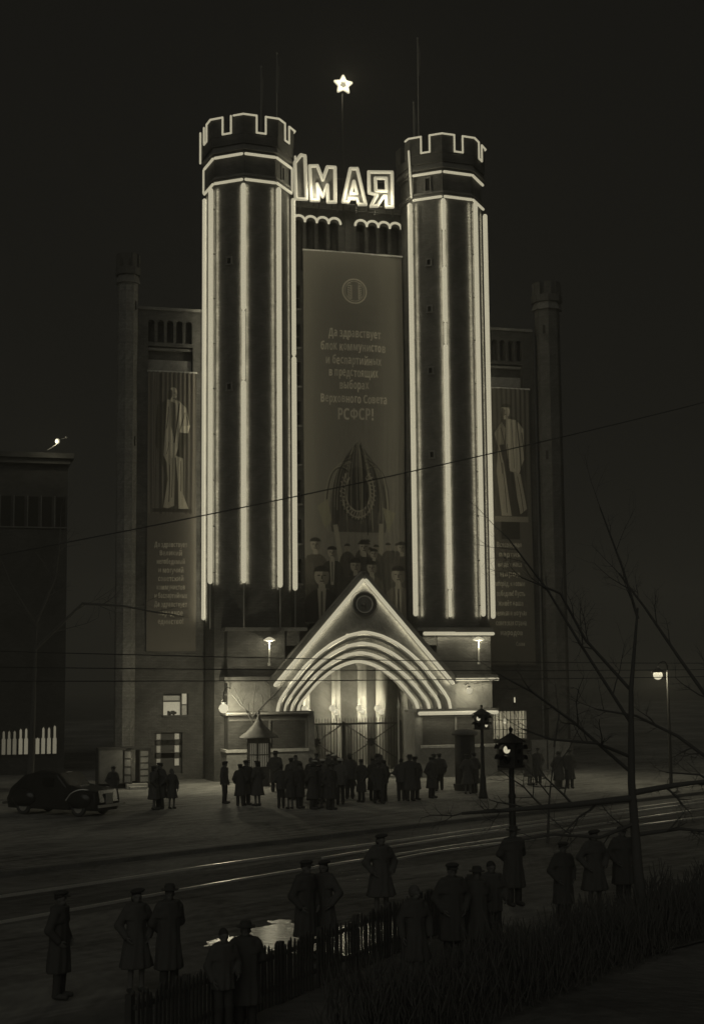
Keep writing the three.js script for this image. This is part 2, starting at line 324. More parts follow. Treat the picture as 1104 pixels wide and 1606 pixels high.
// wings with blind arcades and corner turrets
function makeWing(s) {
  const w = group('wing', castle); w.userData.label = s < 0 ? 'left wing behind the standing figure banner' : 'right wing half lost in the dark';
  const X = (a) => s * a, sp = (a, b, ...r) => span(Math.min(X(a), X(b)), Math.max(X(a), X(b)), ...r);
  const sh = poly([[X(7.2), 0], [X(11.4), 0], [X(11.4), 24.75], [X(7.2), 24.75]]);
  for (let k = 0; k < 5; k++) {
    const x = X(8.5 + k * 0.5), h = new THREE.Path(); h.moveTo(x - 0.17, 23.0); h.lineTo(x - 0.17, 24.05); h.absarc(x, 24.05, 0.17, Math.PI, 0, true); h.lineTo(x + 0.17, 23.0); h.closePath(); sh.holes.push(h);
  }
  const rect = (a, b, y0, y1) => { const h = new THREE.Path(), q = [X(a), X(b)].sort((m, n) => m - n); h.moveTo(q[0], y0); h.lineTo(q[1], y0); h.lineTo(q[1], y1); h.lineTo(q[0], y1); h.closePath(); sh.holes.push(h); };
  rect(8.28, 10.68, 21.5, 22.8);
  if (s > 0) rect(8.3, 10.5, 1.7, 3.3); else { rect(8.45, 9.8, 3.2, 4.4); rect(8.75, 10.2, 0.3, 2.4); }
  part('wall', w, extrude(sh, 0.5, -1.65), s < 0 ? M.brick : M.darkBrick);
  part('niche_back', w, sp(8.1, 10.9, 21.3, 24.5, -1.8, -1.6), M.darkBrick);
  part('niche_sill', w, [sp(8.32, 10.64, 21.55, 22.1, -1.6, -1.4), sp(8.3, 10.66, 22.62, 22.74, -1.6, -1.3)], M.stone);
  part('coping', w, sp(7.3, 11.3, 24.75, 24.9, -1.75, -1.05), M.trim);
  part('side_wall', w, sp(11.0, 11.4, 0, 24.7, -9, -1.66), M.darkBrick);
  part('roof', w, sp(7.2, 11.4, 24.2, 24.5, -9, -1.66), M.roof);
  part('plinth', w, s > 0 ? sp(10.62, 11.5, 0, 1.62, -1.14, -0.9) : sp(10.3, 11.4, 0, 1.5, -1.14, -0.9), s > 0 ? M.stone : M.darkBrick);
  const t = group('turret', w, [s < 0 ? -11.75 : 12.35, 0, -1.3], 5 * D); t.scale.x = t.scale.z = s < 0 ? 0.66 : 0.88;
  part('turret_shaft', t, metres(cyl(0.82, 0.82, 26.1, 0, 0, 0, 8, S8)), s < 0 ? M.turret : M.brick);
  part('turret_corbel', t, metres(cyl(0.82, 1.02, 0.45, 0, 26.1, 0, 8, S8)), M.trim);
  for (let k = 0; k < 8; k++) { const a = 22.5 + 45 * k; part('turret_merlon', t, metres(new THREE.BoxGeometry(0.42, 1.15, 0.22).translate(0, 27.12, 0.84).rotateY(a * D)), M.brick); }
  part('turret_parapet', t, metres(cyl(1.02, 1.02, 0.4, 0, 26.551, 0, 8, S8)), M.brick);
  part('slit_opening', t, metres(new THREE.BoxGeometry(0.16, 0.5, 0.06).translate(0, 17.6, 0.75).rotateY(-s * 45 * D)), M.glassDark);
  part('slit_opening', t, metres(new THREE.BoxGeometry(0.16, 0.5, 0.06).translate(0, 24.9, 0.75).rotateY(-s * 45 * D)), M.glassDark);
  if (s > 0) part('turret_base', t, metres(cyl(0.98, 0.96, 1.62, 0, 0, 0, 8, S8)), M.stone);
}
makeWing(-1); makeWing(1);

// porch: block, gable, ordered arch, ledges
const arcN = [[1, 0], [0.985, 0.09], [0.955, 0.165], [0.9, 0.255], [0.8, 0.405], [0.68, 0.57], [0.53, 0.725], [0.375, 0.855], [0.19, 0.955], [0, 1]];
const arch = (hw, rise, y0 = 3.5) => { const r = arcN.map(([x, y]) => [x * hw, y0 + y * rise]); return [...r, ...r.slice(0, -1).reverse().map(([x, y]) => [-x, y])]; };
const orders = [[4.55, 3.93, 2.66], [4.12, 3.38, 2.24], [3.67, 2.9, 1.82], [3.19, 2.46, 1.4]];
{
  const p = group('porch', castle);
  const gable = poly([[-4.95, 3.34], [-4.55, 3.34], ...arch(4.55, 3.93).map(([x, y]) => [-x, y]), [4.55, 3.34], [4.95, 3.34], [4.95, 4.8], [0, 10.38], [-4.95, 4.8]]);
  part('gable_wall', p, extrude(gable, 0.42, 2.24), M.stone);
  for (let k = 1; k < 4; k++) {
    const [h0, r0] = orders[k - 1], [h1, r1, z1] = orders[k];
    const sh = poly([[h0 + 0.05, 3.34], ...arch(h0 + 0.05, r0 + 0.05), [-h0 - 0.05, 3.34], [-h1, 3.34], ...arch(h1, r1).map(([x, y]) => [-x, y]), [h1, 3.34]]);
    part('arch_order', p, extrude(sh, k === 3 ? 0.6 : 0.415, z1 - (k === 3 ? 0.6 : 0.415)), M.plaster);
  }
  orders.forEach(([h, r, z], k) => { // neon along each order, in lengths that butt with small gaps
    const c = arch(h + 0.04, r + 0.03).map(([x, y]) => V(x, y, z + 0.1)), curve = new THREE.CatmullRomCurve3(c, false, 'catmullrom', 0.3), n = 7;
    for (let i = 0; i < n; i++) {
      const pts = []; for (let j = 0; j <= 9; j++) pts.push(curve.getPointAt((i + 0.02 + 0.965 * j / 9) / n));
      part('neon_tube', p, run(pts, 0.085), G.tube);
      const mid = pts[5], to = V(mid.x * 0.93, 3 + (mid.y - 3) * 0.93, mid.z - 0.3); areaLight('neon_light', mid.clone().lerp(to, 0.25), to, 0.1, pts[0].distanceTo(pts[9]), 6, pts[9].clone().sub(pts[0]).normalize());
    }
    // hollow moulding roll beside the tube
    const roll = arch(h - 0.2, r - 0.17).map(([x, y]) => V(x, y, z + 0.005)); if (k < 3) part('moulding', p, smooth(roll, 0.09, 60, 8), M.plaster);
  });
  // copings of the gable and its tubes
  for (const s of [-1, 1]) {
    const a = V(s * 5.05, 4.75, 0), b = V(0, 10.44, 0), L = a.distanceTo(b), ang = Math.atan2(b.y - a.y, b.x - a.x);
    const g = box(L, 0.2, 0.66).rotateZ(ang).translate((a.x + b.x) / 2, (a.y + b.y) / 2 + 0.1, 2.45); part('coping', p, g, M.trim);
    part('neon_tube', p, tubeGeo(V(s * 4.72, 4.82, 2.84), V(s * 0.08, 10.12, 2.84), 0.1), G.tube);
    const m = V(s * 2.4, 7.46, 2.84), inward = V(s * 2.1, 7.2, 2.6);
    areaLight('neon_light', m.clone().lerp(inward, 0.3), inward, 0.12, 7, 6, V(s * -4.64, 5.3, 0).normalize());
  }
  // round medallion
  const med = group('medallion', p, [0.01, 8.9, 2.66]);
  part('dark_ring', med, [new THREE.TorusGeometry(0.58, 0.16, 10, 40), new THREE.CylinderGeometry(0.62, 0.62, 0.06, 40).rotateX(Math.PI / 2).translate(0, 0, 0.035)], M.dark);
  part('light_ring', med, new THREE.TorusGeometry(0.43, 0.035, 8, 40).translate(0, 0, 0.1), M.white);
  part('dial', med, new THREE.CylinderGeometry(0.4, 0.4, 0.04, 32).rotateX(Math.PI / 2).translate(0, 0, 0.07), M.trim);
  part('boss', med, [ball(0.1, 0, 0, 0.1), box(0.07, 0.3, 0.04, 0.02, -0.12, 0.12), box(0.22, 0.06, 0.04, -0.1, -0.08, 0.121)], M.dark);
  // shoulders
  for (const s of [-1, 1]) {
    const sp = (a, b, ...r) => span(Math.min(s * a, s * b), Math.max(s * a, s * b), ...r);
    part('shoulder_wall', p, sp(4.1, 7.06, 3.34, 7.55, 2.0, 2.3), M.brick);
    part('shoulder_wall', p, sp(3.3, 4.1, 6.8, 7.55, 1.98, 2.22), M.brick);
    part('return_wall', p, sp(6.76, 7.06, 0, 7.55, -1.2, 1.998), M.brick);
    part('shoulder_coping', p, [sp(2.95, 7.2, 7.55, 7.72, 1.9, 2.42), sp(6.7, 7.2, 7.55, 7.718, -1.2, 1.9)], M.trim);
    part('shoulder_roof', p, sp(3, 7, 7.4, 7.5, -1.2, 1.97), M.roof);
    part('string_ledge', p, [sp(4.97, 7.28, 5.06, 5.24, 2.3, 2.72), sp(4.96, 7.2, 4.95, 5.06, 2.301, 2.58), sp(7.06, 7.28, 5.06, 5.24, -1.1, 2.3)], M.trim);
    part('lit_panel_wall', p, sp(4.96, 7.06, 3.52, 4.95, 2.301, 2.4), M.stone);
    part('impost_ledge', p, [sp(2.72, 7.24, 3.34, 3.5, 2.4, 2.86), sp(2.72, 4.95, 3.345, 3.495, 1.38, 2.4), sp(7.06, 7.24, 3.34, 3.5, -1.1, 2.4)], M.stone);
    part('lower_wall', p, [sp(2.95, 7.06, 1.56, 3.33, 2.0, 2.5)], M.darkBrick);
    part('lower_wall', p, [sp(2.66, 2.97, 0, 3.33, 0.8, 2.64)], M.stone);
    part('plinth', p, [sp(2.98, 7.16, 0, 1.5, 2.0, 2.66), sp(7.06, 7.16, 0, 1.5, -1.1, 2.0)], M.stone);
    part('plinth_cap', p, [sp(2.98, 7.22, 1.5, 1.64, 2.48, 2.74), sp(7.07, 7.22, 1.5, 1.64, -1.1, 2.48)], M.white);
    // recessed panel frame on the lower wall
    part('panel_frame', p, [sp(3.0, 7.0, 3.05, 3.13, 2.5, 2.56), sp(3.0, 3.1, 1.66, 3.05, 2.5, 2.561), sp(4.9, 5.0, 1.66, 3.05, 2.5, 2.561)], M.trim);
  }
  // tubes on the right ledges, thin dead conduit on the left
  const strip2 = (x0, x1, y, z, r) => { part('neon_tube', p, tubeGeo(V(x0, y, z), V(x1, y, z), r), G.tube); areaLight('neon_light', V((x0 + x1) / 2, y - r - 0.02, z - 0.03), V((x0 + x1) / 2, y - 1, z + 0.15), x1 - x0, 0.1, 18); };
  strip2(3.35, 5.0, 7.4, 2.46, 0.1); strip2(5.05, 7.15, 7.39, 2.46, 0.09);
  strip2(4.95, 7.25, 5.0, 2.76, 0.075); strip2(2.86, 4.9, 3.28, 2.92, 0.1); strip2(4.95, 7.1, 3.28, 2.92, 0.1);
  part('conduit', p, tubeGeo(V(-7.2, 3.42, 2.92), V(-3.0, 3.42, 2.92), 0.03), M.white);
  // hall behind the arch
  part('hall_floor', p, span(-4.3, 4.3, -0.1, 0.06, -5.2, 1.9), M.plaza);
  part('hall_wall', p, [span(-4.5, -4.2, 0, 6.2, -5, 0.8), span(4.2, 4.5, 0, 6.2, -5, 0.8), span(-4.5, 4.5, 0, 6.2, -5.4, -5)], M.trim);
  part('hall_wall', p, [span(-4.5, -2.7, 0, 3.4, 0.6, 0.8), span(2.7, 4.5, 0, 3.4, 0.6, 0.8)], M.trim);
  part('hall_ceiling', p, [span(-4.5, 4.5, 6.2, 6.5, -5.4, 0.8), span(-4.5, 4.5, 6.21, 6.9, 0.6, 1.4)], M.wood);
  const doorM = std(0.05, { roughness: 0.6 });
  for (const x of [-0.55, 1.0, 2.3]) part('hall_door', p, [span(x - 0.45, x - 0.02, 0.06, 2.6, -4.98, -4.9), span(x + 0.02, x + 0.45, 0.06, 2.6, -4.98, -4.9)], doorM);
  for (const [x, r] of [[-1.4, 0.2], [0.3, 0.26], [1.8, 0.27], [2.95, 0.34], [-2.6, 0.25]]) {
    const c = group('column', p, [x, 0.06, -4.1]);
    const prof = [[r + 0.1, 0], [r + 0.1, 0.2], [r, 0.3], [r * 0.94, 5.7], [r + 0.06, 5.8], [r + 0.06, 6.14]].map(([a, b]) => new THREE.Vector2(a, b));
    part('column_shaft', c, new THREE.LatheGeometry(prof, 20), M.plaster);
  }
}
// the wing windows: grid window lit from within on the right; on the left a bright window and a panelled door
{
  const w = group('window', castle); w.userData.label = 'barred window with a bare bulb right of the porch';
  part('frame', w, [span(8.3, 10.5, 3.22, 3.3, -1.4, -1.1), span(8.3, 8.38, 1.7, 3.22, -1.4, -1.1), span(10.42, 10.5, 1.7, 3.22, -1.4, -1.1), span(8.3, 10.5, 1.62, 1.7, -1.4, -1.0)], M.dark);
  for (let k = 1; k < 9; k++) part('bar', w, span(8.38 + k * 0.227 - 0.018, 8.38 + k * 0.227 + 0.018, 1.7, 3.22, -1.24, -1.2), M.iron);
  for (const y of [2.2, 2.72]) part('bar', w, span(8.38, 10.42, y, y + 0.035, -1.2, -1.17), M.iron);
  part('room_back', w, [span(8.1, 10.7, 1.4, 3.6, -3.2, -3.1), span(8.0, 8.2, 1.4, 3.6, -3.1, -1.66), span(10.6, 10.8, 1.4, 3.6, -3.1, -1.66), span(8, 10.8, 3.5, 3.7, -3.1, -1.66), span(8, 10.8, 1.3, 1.5, -3.1, -1.66)], M.plaster);
  const v = group('window', castle); v.userData.label = 'bright curtained window above the panelled door on the left';
  part('pane', v, span(-9.75, -8.84, 3.3, 3.98, -1.5, -1.46), G.window);
  part('pane', v, span(-9.75, -8.84, 4.05, 4.3, -1.5, -1.46), G.faint);
  part('pane', v, span(-8.78, -8.5, 3.85, 4.42, -1.5, -1.46), G.window);
  part('pane', v, span(-8.78, -8.5, 3.3, 3.8, -1.5, -1.46), G.faint);
  part('frame', v, [span(-9.8, -9.75, 3.2, 4.4, -1.45, -1.2), span(-8.84, -8.78, 3.2, 4.4, -1.451, -1.2), span(-9.75, -8.84, 3.98, 4.05, -1.452, -1.2), span(-9.8, -8.45, 3.2, 3.3, -1.45, -1.0)], M.dark);
  part('plant', v, [...Array(9)].map((_, i) => ball(0.07, -9.45 + (i % 5) * 0.09, 3.36 + (i % 3) * 0.05, -1.4, 8)), M.dark);
  const d = group('door', castle); d.userData.label = 'dark double door with six small lit panes';
  const leaf = [span(-10.2, -8.75, 0.3, 0.66, -1.5, -1.4)];
  for (const y of [1.08, 1.75]) leaf.push(span(-10.2, -8.75, y, y + 0.28, -1.5, -1.4));
  leaf.push(span(-10.2, -10.06, 0.66, 2.4, -1.501, -1.4), span(-9.84, -9.12, 0.66, 2.4, -1.501, -1.4), span(-8.88, -8.75, 0.66, 2.4, -1.501, -1.4), span(-10.06, -8.88, 2.36, 2.4, -1.5, -1.4));
  part('door_leaf', d, leaf, M.dark);
  for (const [x0, x1, m] of [[-10.06, -9.84, G.faint], [-9.12, -8.88, G.panes]]) for (const [y0, y1] of [[0.7, 1.06], [1.38, 1.73], [2.05, 2.34]]) part('pane', d, span(x0, x1, y0, y1, -1.5, -1.46), m);
}
// ---------------------------------------------------------------- banners
function banner(name, label, [x0, x1, y0, y1, z], [tw, th], draw, fold) {
  const t = thing(name, label, 'banner', [(x0 + x1) / 2, y0, z]);
  const w = x1 - x0, h = y1 - y0, g = new THREE.PlaneGeometry(w, h, 90, 120).translate(0, h / 2, 0), p = g.attributes.position;
  for (let i = 0; i < p.count; i++) p.setZ(i, fold(p.getX(i) / w + 0.5, p.getY(i) / h));
  g.computeVertexNormals();
  const m = new THREE.MeshStandardMaterial({ color: 0xffffff, map: canvasTex(tw, th, draw), roughness: 0.95, side: THREE.DoubleSide });
  part('cloth', t, g, m);
  part('batten', t, box(w + 0.06, 0.09, 0.09, 0, h + 0.03, 0.0), M.white);
  part('batten', t, box(w, 0.07, 0.07, 0, -0.03, 0), M.wood);
  return t;
}
function speckle(x, w, h, n, a) { for (let i = 0; i < n; i++) { x.fillStyle = rnd() < 0.5 ? `rgba(0,0,0,${a})` : `rgba(255,250,230,${a})`; x.fillRect(rnd() * w, rnd() * h, 1 + rnd() * 3, 1 + rnd() * 5); } }
function line(x, s, cx, y, size, w) { // lettered by hand: every character a little off
  size *= 1.18; x.font = `bold ${size}px sans-serif`; const m = x.measureText(s).width; x.save(); x.translate(cx, y); x.scale(w / m, 1); x.textAlign = 'left'; x.textBaseline = 'middle';
  let u = -m / 2; for (const c of s) { x.save(); x.translate(u + rr(-1.5, 1.5), rr(-2, 2)); x.rotate(rr(-0.03, 0.03)); x.scale(1, rr(0.96, 1.06)); x.globalAlpha = rr(0.6, 0.95); x.fillText(c, 0, 0); x.restore(); u += x.measureText(c).width; }
  x.restore(); x.globalAlpha = 1;
}
const LIGHT = '#8d897e', MID = '#66635c', DARKC = '#403e3a';
// a printed head with hair, or a bust, as on the poster (nobody in particular)
function printedPerson(x, cx, cy, r, suit, tie, hat) {
  x.fillStyle = suit; x.beginPath(); x.moveTo(cx - r * 2.2, cy + r * 6); x.quadraticCurveTo(cx - r * 2.4, cy + r * 1.9, cx - r * 0.5, cy + r * 1.4); x.lineTo(cx + r * 0.5, cy + r * 1.4); x.quadraticCurveTo(cx + r * 2.4, cy + r * 1.9, cx + r * 2.2, cy + r * 6); x.fill();
  if (tie) { x.fillStyle = '#8f8b80'; x.beginPath(); x.moveTo(cx - r * 0.45, cy + r * 1.3); x.lineTo(cx + r * 0.45, cy + r * 1.3); x.lineTo(cx + r * 0.25, cy + r * 5.5); x.lineTo(cx - r * 0.25, cy + r * 5.5); x.fill(); x.fillStyle = '#4c4a44'; x.fillRect(cx - r * 0.1, cy + r * 1.6, r * 0.2, r * 3.4); }
  x.fillStyle = '#938e82'; x.beginPath(); x.ellipse(cx, cy, r * 0.78, r, 0, 0, 7); x.fill(); x.fillRect(cx - r * 0.35, cy + r * 0.7, r * 0.7, r * 0.8);
  x.fillStyle = '#6b675e'; x.beginPath(); x.ellipse(cx + r * 0.4, cy + r * 0.1, r * 0.38, r * 0.8, 0, 0, 7); x.fill();
  x.fillStyle = '#302e2b'; x.beginPath(); x.ellipse(cx, cy - r * 0.45, r * 0.86, r * (hat ? 0.7 : 0.62), 0, Math.PI, 0); x.fill(); if (hat) x.fillRect(cx - r, cy - r * 0.55, r * 2, r * 0.16);
  x.fillRect(cx - r * 0.45, cy - r * 0.12, r * 0.28, r * 0.12); x.fillRect(cx + r * 0.15, cy - r * 0.12, r * 0.28, r * 0.12); x.fillRect(cx - r * 0.2, cy + r * 0.5, r * 0.45, r * 0.1); x.fillRect(cx - r * 0.05, cy - r * 0.05, r * 0.12, r * 0.4);
}
banner('hanging_banner', 'long central banner with emblem, slogan and painted crowd between the towers', [-2.38, 3.29, 8.1, 28.38, -0.35], [572, 2048], (x, w, h) => {
  x.fillStyle = '#76736b'; x.fillRect(0, 0, w, h);
  const e = [290, 216]; x.strokeStyle = '#b8b2a2'; x.lineWidth = 8; x.beginPath(); x.arc(...e, 68, 0, 7); x.stroke();
  x.lineWidth = 3; x.beginPath(); x.arc(...e, 56, 0, 7); x.stroke(); x.lineWidth = 5;
  for (const s of [-1, 1]) for (let k = -3; k < 4; k++) { x.beginPath(); x.moveTo(e[0] + s * 22, e[1] + k * 15); x.lineTo(e[0] + s * 40, e[1] + k * 12 - 8); x.stroke(); }
  x.beginPath(); x.moveTo(e[0] - 18, e[1] + 44); x.lineTo(e[0] - 18, e[1] - 34); x.moveTo(e[0] + 24, e[1] + 44); x.lineTo(e[0] + 24, e[1] - 38); x.stroke();
  x.fillStyle = '#c6c0af';
  const L = [['Да здравствует', 455, 290, 300], ['блок коммунистов', 531, 280, 372], ['и беспартийных', 607, 282, 320], ['в предстоящих', 676, 280, 282], ['выборах', 745, 282, 168], ['Верховного Совета', 822, 282, 380]];
  for (const [s, y, cx, ww] of L) line(x, s, cx, y, 56, ww);
  line(x, 'РСФСР!', 290, 908, 74, 210);
  // emblem wreath, banners and drapery in paint
  x.fillStyle = '#4d4b46'; x.beginPath(); x.moveTo(150, 1560); x.bezierCurveTo(110, 1350, 190, 1180, 300, 1060); x.bezierCurveTo(420, 1180, 500, 1350, 455, 1560); x.fill();
  x.fillStyle = '#3c3a36'; x.beginPath(); x.ellipse(300, 1350, 105, 150, 0, 0, 7); x.fill();
  x.strokeStyle = '#8f8a7d'; x.lineWidth = 9; for (const r of [70, 92]) { x.beginPath(); x.ellipse(300, 1340, r, r * 1.5, 0, -0.9, 4.04); x.stroke(); }
  x.lineWidth = 6; for (let k = 0; k < 27; k++) { const a = -0.9 + k * 0.18; x.beginPath(); x.moveTo(300 + Math.cos(a) * 74, 1340 + Math.sin(a) * 110); x.lineTo(300 + Math.cos(a + 0.12) * 104, 1340 + Math.sin(a + 0.12) * 152); x.stroke(); }
  for (let k = 0; k < 46; k++) { const px = 110 + rnd() * 380; x.lineWidth = 2 + rnd() * 5; x.strokeStyle = rnd() < 0.55 ? 'rgba(150,145,130,.55)' : 'rgba(34,32,29,.6)'; x.beginPath(); x.moveTo(300 + (px - 300) * 0.3, 1010 + Math.abs(px - 300) * 0.9 + rnd() * 60); x.bezierCurveTo(300 + (px - 300) * 0.8, 1150, px, 1300, px + rr(-10, 10), 1420 + rnd() * 160); x.stroke(); }
  x.fillStyle = '#83806f'; x.beginPath(); x.moveTo(70, 1420); x.lineTo(130, 1380); x.lineTo(150, 1500); x.lineTo(112, 1540); x.fill(); x.beginPath(); x.moveTo(440, 1420); x.lineTo(520, 1450); x.lineTo(470, 1560); x.fill();
  x.strokeStyle = '#8d897c'; x.lineWidth = 26; x.beginPath(); x.moveTo(170, 1520); x.lineTo(205, 1760); x.stroke(); x.beginPath(); x.moveTo(430, 1510); x.lineTo(425, 1740); x.stroke();
  x.strokeStyle = '#35332f'; x.lineWidth = 34; x.beginPath(); x.moveTo(205, 1740); x.lineTo(230, 1900); x.stroke(); x.beginPath(); x.moveTo(425, 1740); x.lineTo(415, 1900); x.stroke();
  x.fillStyle = '#4a4843'; x.fillRect(0, 1800, w, 260);
  for (let k = 0; k < 40; k++) { const cx = rnd() * w, cy = 1650 + rnd() * 330; x.fillStyle = ['#4a4842', '#3a3834', '#55524b', '#45423d'][k % 4]; x.beginPath(); x.ellipse(cx, cy + 60, 46, 70, 0, Math.PI, 0); x.fill(); x.fillRect(cx - 46, cy + 60, 92, 300); x.fillStyle = '#7d786c'; x.beginPath(); x.ellipse(cx, cy - 30, 15, 20, 0, 0, 7); x.fill(); x.fillStyle = '#34322e'; x.beginPath(); x.ellipse(cx, cy - 40, 17, 14, 0, Math.PI, 0); x.fill(); }
  printedPerson(x, 58, 1630, 36, '#55524b', false, false); printedPerson(x, 150, 1672, 32, '#3a3834', true); printedPerson(x, 330, 1640, 36, '#3a3834', false, true); printedPerson(x, 386, 1676, 27, '#45433e'); printedPerson(x, 548, 1640, 32, '#4f4c46', false, false);
  printedPerson(x, 280, 1742, 37, '#3f3d38', false, true); printedPerson(x, 372, 1752, 35, '#5a574f', true, false); printedPerson(x, 92, 1800, 52, '#2c2a28', true); printedPerson(x, 525, 1790, 48, '#66625a', true);
  speckle(x, w, h, 5000, 0.05);
}, (u, v) => {
  const right = Math.max(0, Math.min(1, (u - 0.72) / 0.15)), low = Math.max(0, Math.min(1, (0.58 - v) / 0.3)), mid = Math.exp(-(((u - 0.5) / 0.22) ** 2));
  return 0.035 * Math.sin(u * 130) * right * low + 0.02 * Math.sin(u * 95 + 3 * v) * mid * low + 0.05 * Math.sin(v * 9 + u * 2) + 0.1 * Math.sin(u * Math.PI);
});
function figure(x, pts, fill) { x.fillStyle = fill; x.beginPath(); pts.forEach(([a, b], i) => i ? x.lineTo(a, b) : x.moveTo(a, b)); x.closePath(); x.fill(); }
banner('hanging_banner', 'left banner with a striding statue of a man and ten lines of slogan', [-10.68, -8.1, 6.6, 21.38, -1.05], [360, 2048], (x, w, h) => {
  x.fillStyle = '#6f6b64'; x.fillRect(0, 0, w, h);
  for (let k = 0; k < 46; k++) { x.strokeStyle = k % 2 ? 'rgba(40,38,34,.35)' : 'rgba(190,184,168,.25)'; x.lineWidth = 2 + rnd() * 4; const a = rnd() * w; x.beginPath(); x.moveTo(a, 10); x.quadraticCurveTo(180 + (a - 180) * 1.05, 500, 180 + (a - 180) * 0.95, 1050); x.stroke(); }
  // coat thrown open, one arm bent, light from the right
  figure(x, [[70, 250], [140, 205], [232, 208], [292, 258], [322, 400], [292, 470], [268, 560], [272, 700], [262, 900], [305, 1012], [110, 1012], [128, 760], [96, 640], [56, 540], [60, 380]], '#5a574f');
  figure(x, [[142, 205], [228, 210], [286, 262], [312, 398], [276, 452], [232, 432], [226, 560], [196, 660], [150, 690], [118, 620], [132, 380]], '#c0baab');
  figure(x, [[168, 215], [206, 232], [216, 420], [196, 500], [170, 400]], '#77736a');
  figure(x, [[214, 232], [238, 222], [250, 330], [224, 440]], '#d8d2c2');
  figure(x, [[138, 620], [204, 620], [198, 990], [150, 1010], [118, 1004], [150, 800]], '#b3ad9e'); figure(x, [[207, 620], [264, 640], [262, 900], [304, 1010], [230, 1012], [226, 820]], '#bfb9a9');
  figure(x, [[250, 400], [316, 390], [300, 450], [236, 446]], '#d2ccbc');
  x.strokeStyle = '#4e4b44'; x.lineCap = 'round'; for (const [lw, a, b, c, d] of [[9, 232, 232, 196, 520], [6, 272, 300, 236, 430], [10, 206, 640, 210, 985], [5, 164, 690, 158, 960], [6, 152, 260, 138, 420], [5, 244, 660, 246, 880], [5, 182, 640, 178, 930], [4, 120, 400, 96, 560], [5, 290, 330, 296, 390], [4, 158, 520, 140, 610]]) { x.lineWidth = lw; x.beginPath(); x.moveTo(a, b); x.quadraticCurveTo((a + c) / 2 + 6, (b + d) / 2, c, d); x.stroke(); }
  x.fillStyle = '#c4beaf'; x.beginPath(); x.ellipse(184, 160, 33, 48, 0.12, 0, 7); x.fill(); x.fillRect(170, 190, 30, 30); x.fillStyle = '#5d5a52'; x.beginPath(); x.ellipse(163, 166, 18, 38, 0.12, 0, 7); x.fill(); x.fillRect(184, 192, 26, 5); x.fillRect(190, 152, 18, 5); x.fillStyle = '#8a857a'; x.fillRect(204, 158, 10, 18);
  x.fillStyle = '#4a4741'; x.fillRect(40, 1012, 290, 26);
  x.fillStyle = '#d0cab9';
  ['Да здравствует', 'Великий', 'непобедимый', 'и могучий', 'советский', 'коммунистов', 'и беспартийных', 'Да здравствует', 'народное', 'единство!'].forEach((s, i) => line(x, s, 175, 1275 + i * 62, 44, 100 + s.length * 10));
  speckle(x, w, h, 3000, 0.06);
}, (u, v) => 0.022 * Math.sin(u * 70) * Math.max(0, v - 0.45) * 2 + 0.04 * Math.sin(v * 7) + 0.05 * Math.sin(u * Math.PI));
banner('hanging_banner', 'right banner with a leaning statue of a man, crossed by bare branches', [8.3, 11.02, 5.8, 21.36, -1.05], [360, 2048], (x, w, h) => {
  x.fillStyle = '#625f58'; x.fillRect(0, 0, w, h);
  figure(x, [[60, 330], [130, 240], [200, 200], [290, 250], [324, 420], [304, 700], [330, 900], [320, 960], [120, 960], [108, 700], [80, 560]], '#4d4a44');
  figure(x, [[165, 225], [250, 236], [304, 300], [310, 520], [262, 640], [190, 620], [160, 420]], '#b3ad9e'); figure(x, [[100, 400], [142, 560], [196, 955], [118, 955], [84, 620]], '#a8a294'); figure(x, [[222, 620], [274, 640], [322, 900], [258, 950]], '#a29c8e');
  figure(x, [[70, 340], [130, 250], [160, 300], [150, 420], [96, 430]], '#8f8a7d');
  x.strokeStyle = '#45423c'; x.lineCap = 'round'; for (const [lw, a, b, c, d] of [[9, 252, 240, 282, 640], [6, 172, 420, 182, 620], [7, 292, 330, 318, 700], [10, 198, 640, 262, 945], [6, 122, 300, 152, 430], [5, 130, 560, 160, 930], [5, 250, 660, 292, 920], [4, 210, 260, 224, 600], [5, 96, 430, 130, 640]]) { x.lineWidth = lw; x.beginPath(); x.moveTo(a, b); x.quadraticCurveTo((a + c) / 2 + 7, (b + d) / 2, c, d); x.stroke(); }
  x.fillStyle = '#b3ad9e'; x.beginPath(); x.ellipse(160, 170, 35, 50, -0.08, 0, 7); x.fill(); x.fillRect(150, 205, 32, 28); x.fillStyle = '#423f39'; x.beginPath(); x.ellipse(170, 142, 40, 28, 0, Math.PI, 0); x.fill(); x.fillStyle = '#6d695f'; x.beginPath(); x.ellipse(142, 180, 15, 34, 0, 0, 7); x.fill(); x.fillStyle = '#57534b'; x.fillRect(146, 166, 14, 5); x.fillRect(150, 192, 18, 6);
  x.fillStyle = '#8a857a'; x.fillRect(60, 960, 270, 40); x.fillStyle = '#3a3833'; x.fillRect(110, 1000, 150, 130);
  x.fillStyle = '#c6c0af';
  ['Всесоюзная', 'партия', 'ведёт наш', 'народ', 'вперёд, к новым', 'победам! Пусть', 'живёт наша', 'великая и могучая', 'советская страна', 'народов'].forEach((s, i) => line(x, s, 172, 1170 + i * 72, 44, 130 + s.length * 7));
  line(x, 'Слава', 240, 1900, 32, 70);
  speckle(x, w, h, 3000, 0.05);
}, (u, v) => 0.02 * Math.sin(u * 60) * Math.max(0, v - 0.5) * 2 + 0.04 * Math.sin(v * 6 + 1) + 0.05 * Math.sin(u * Math.PI));

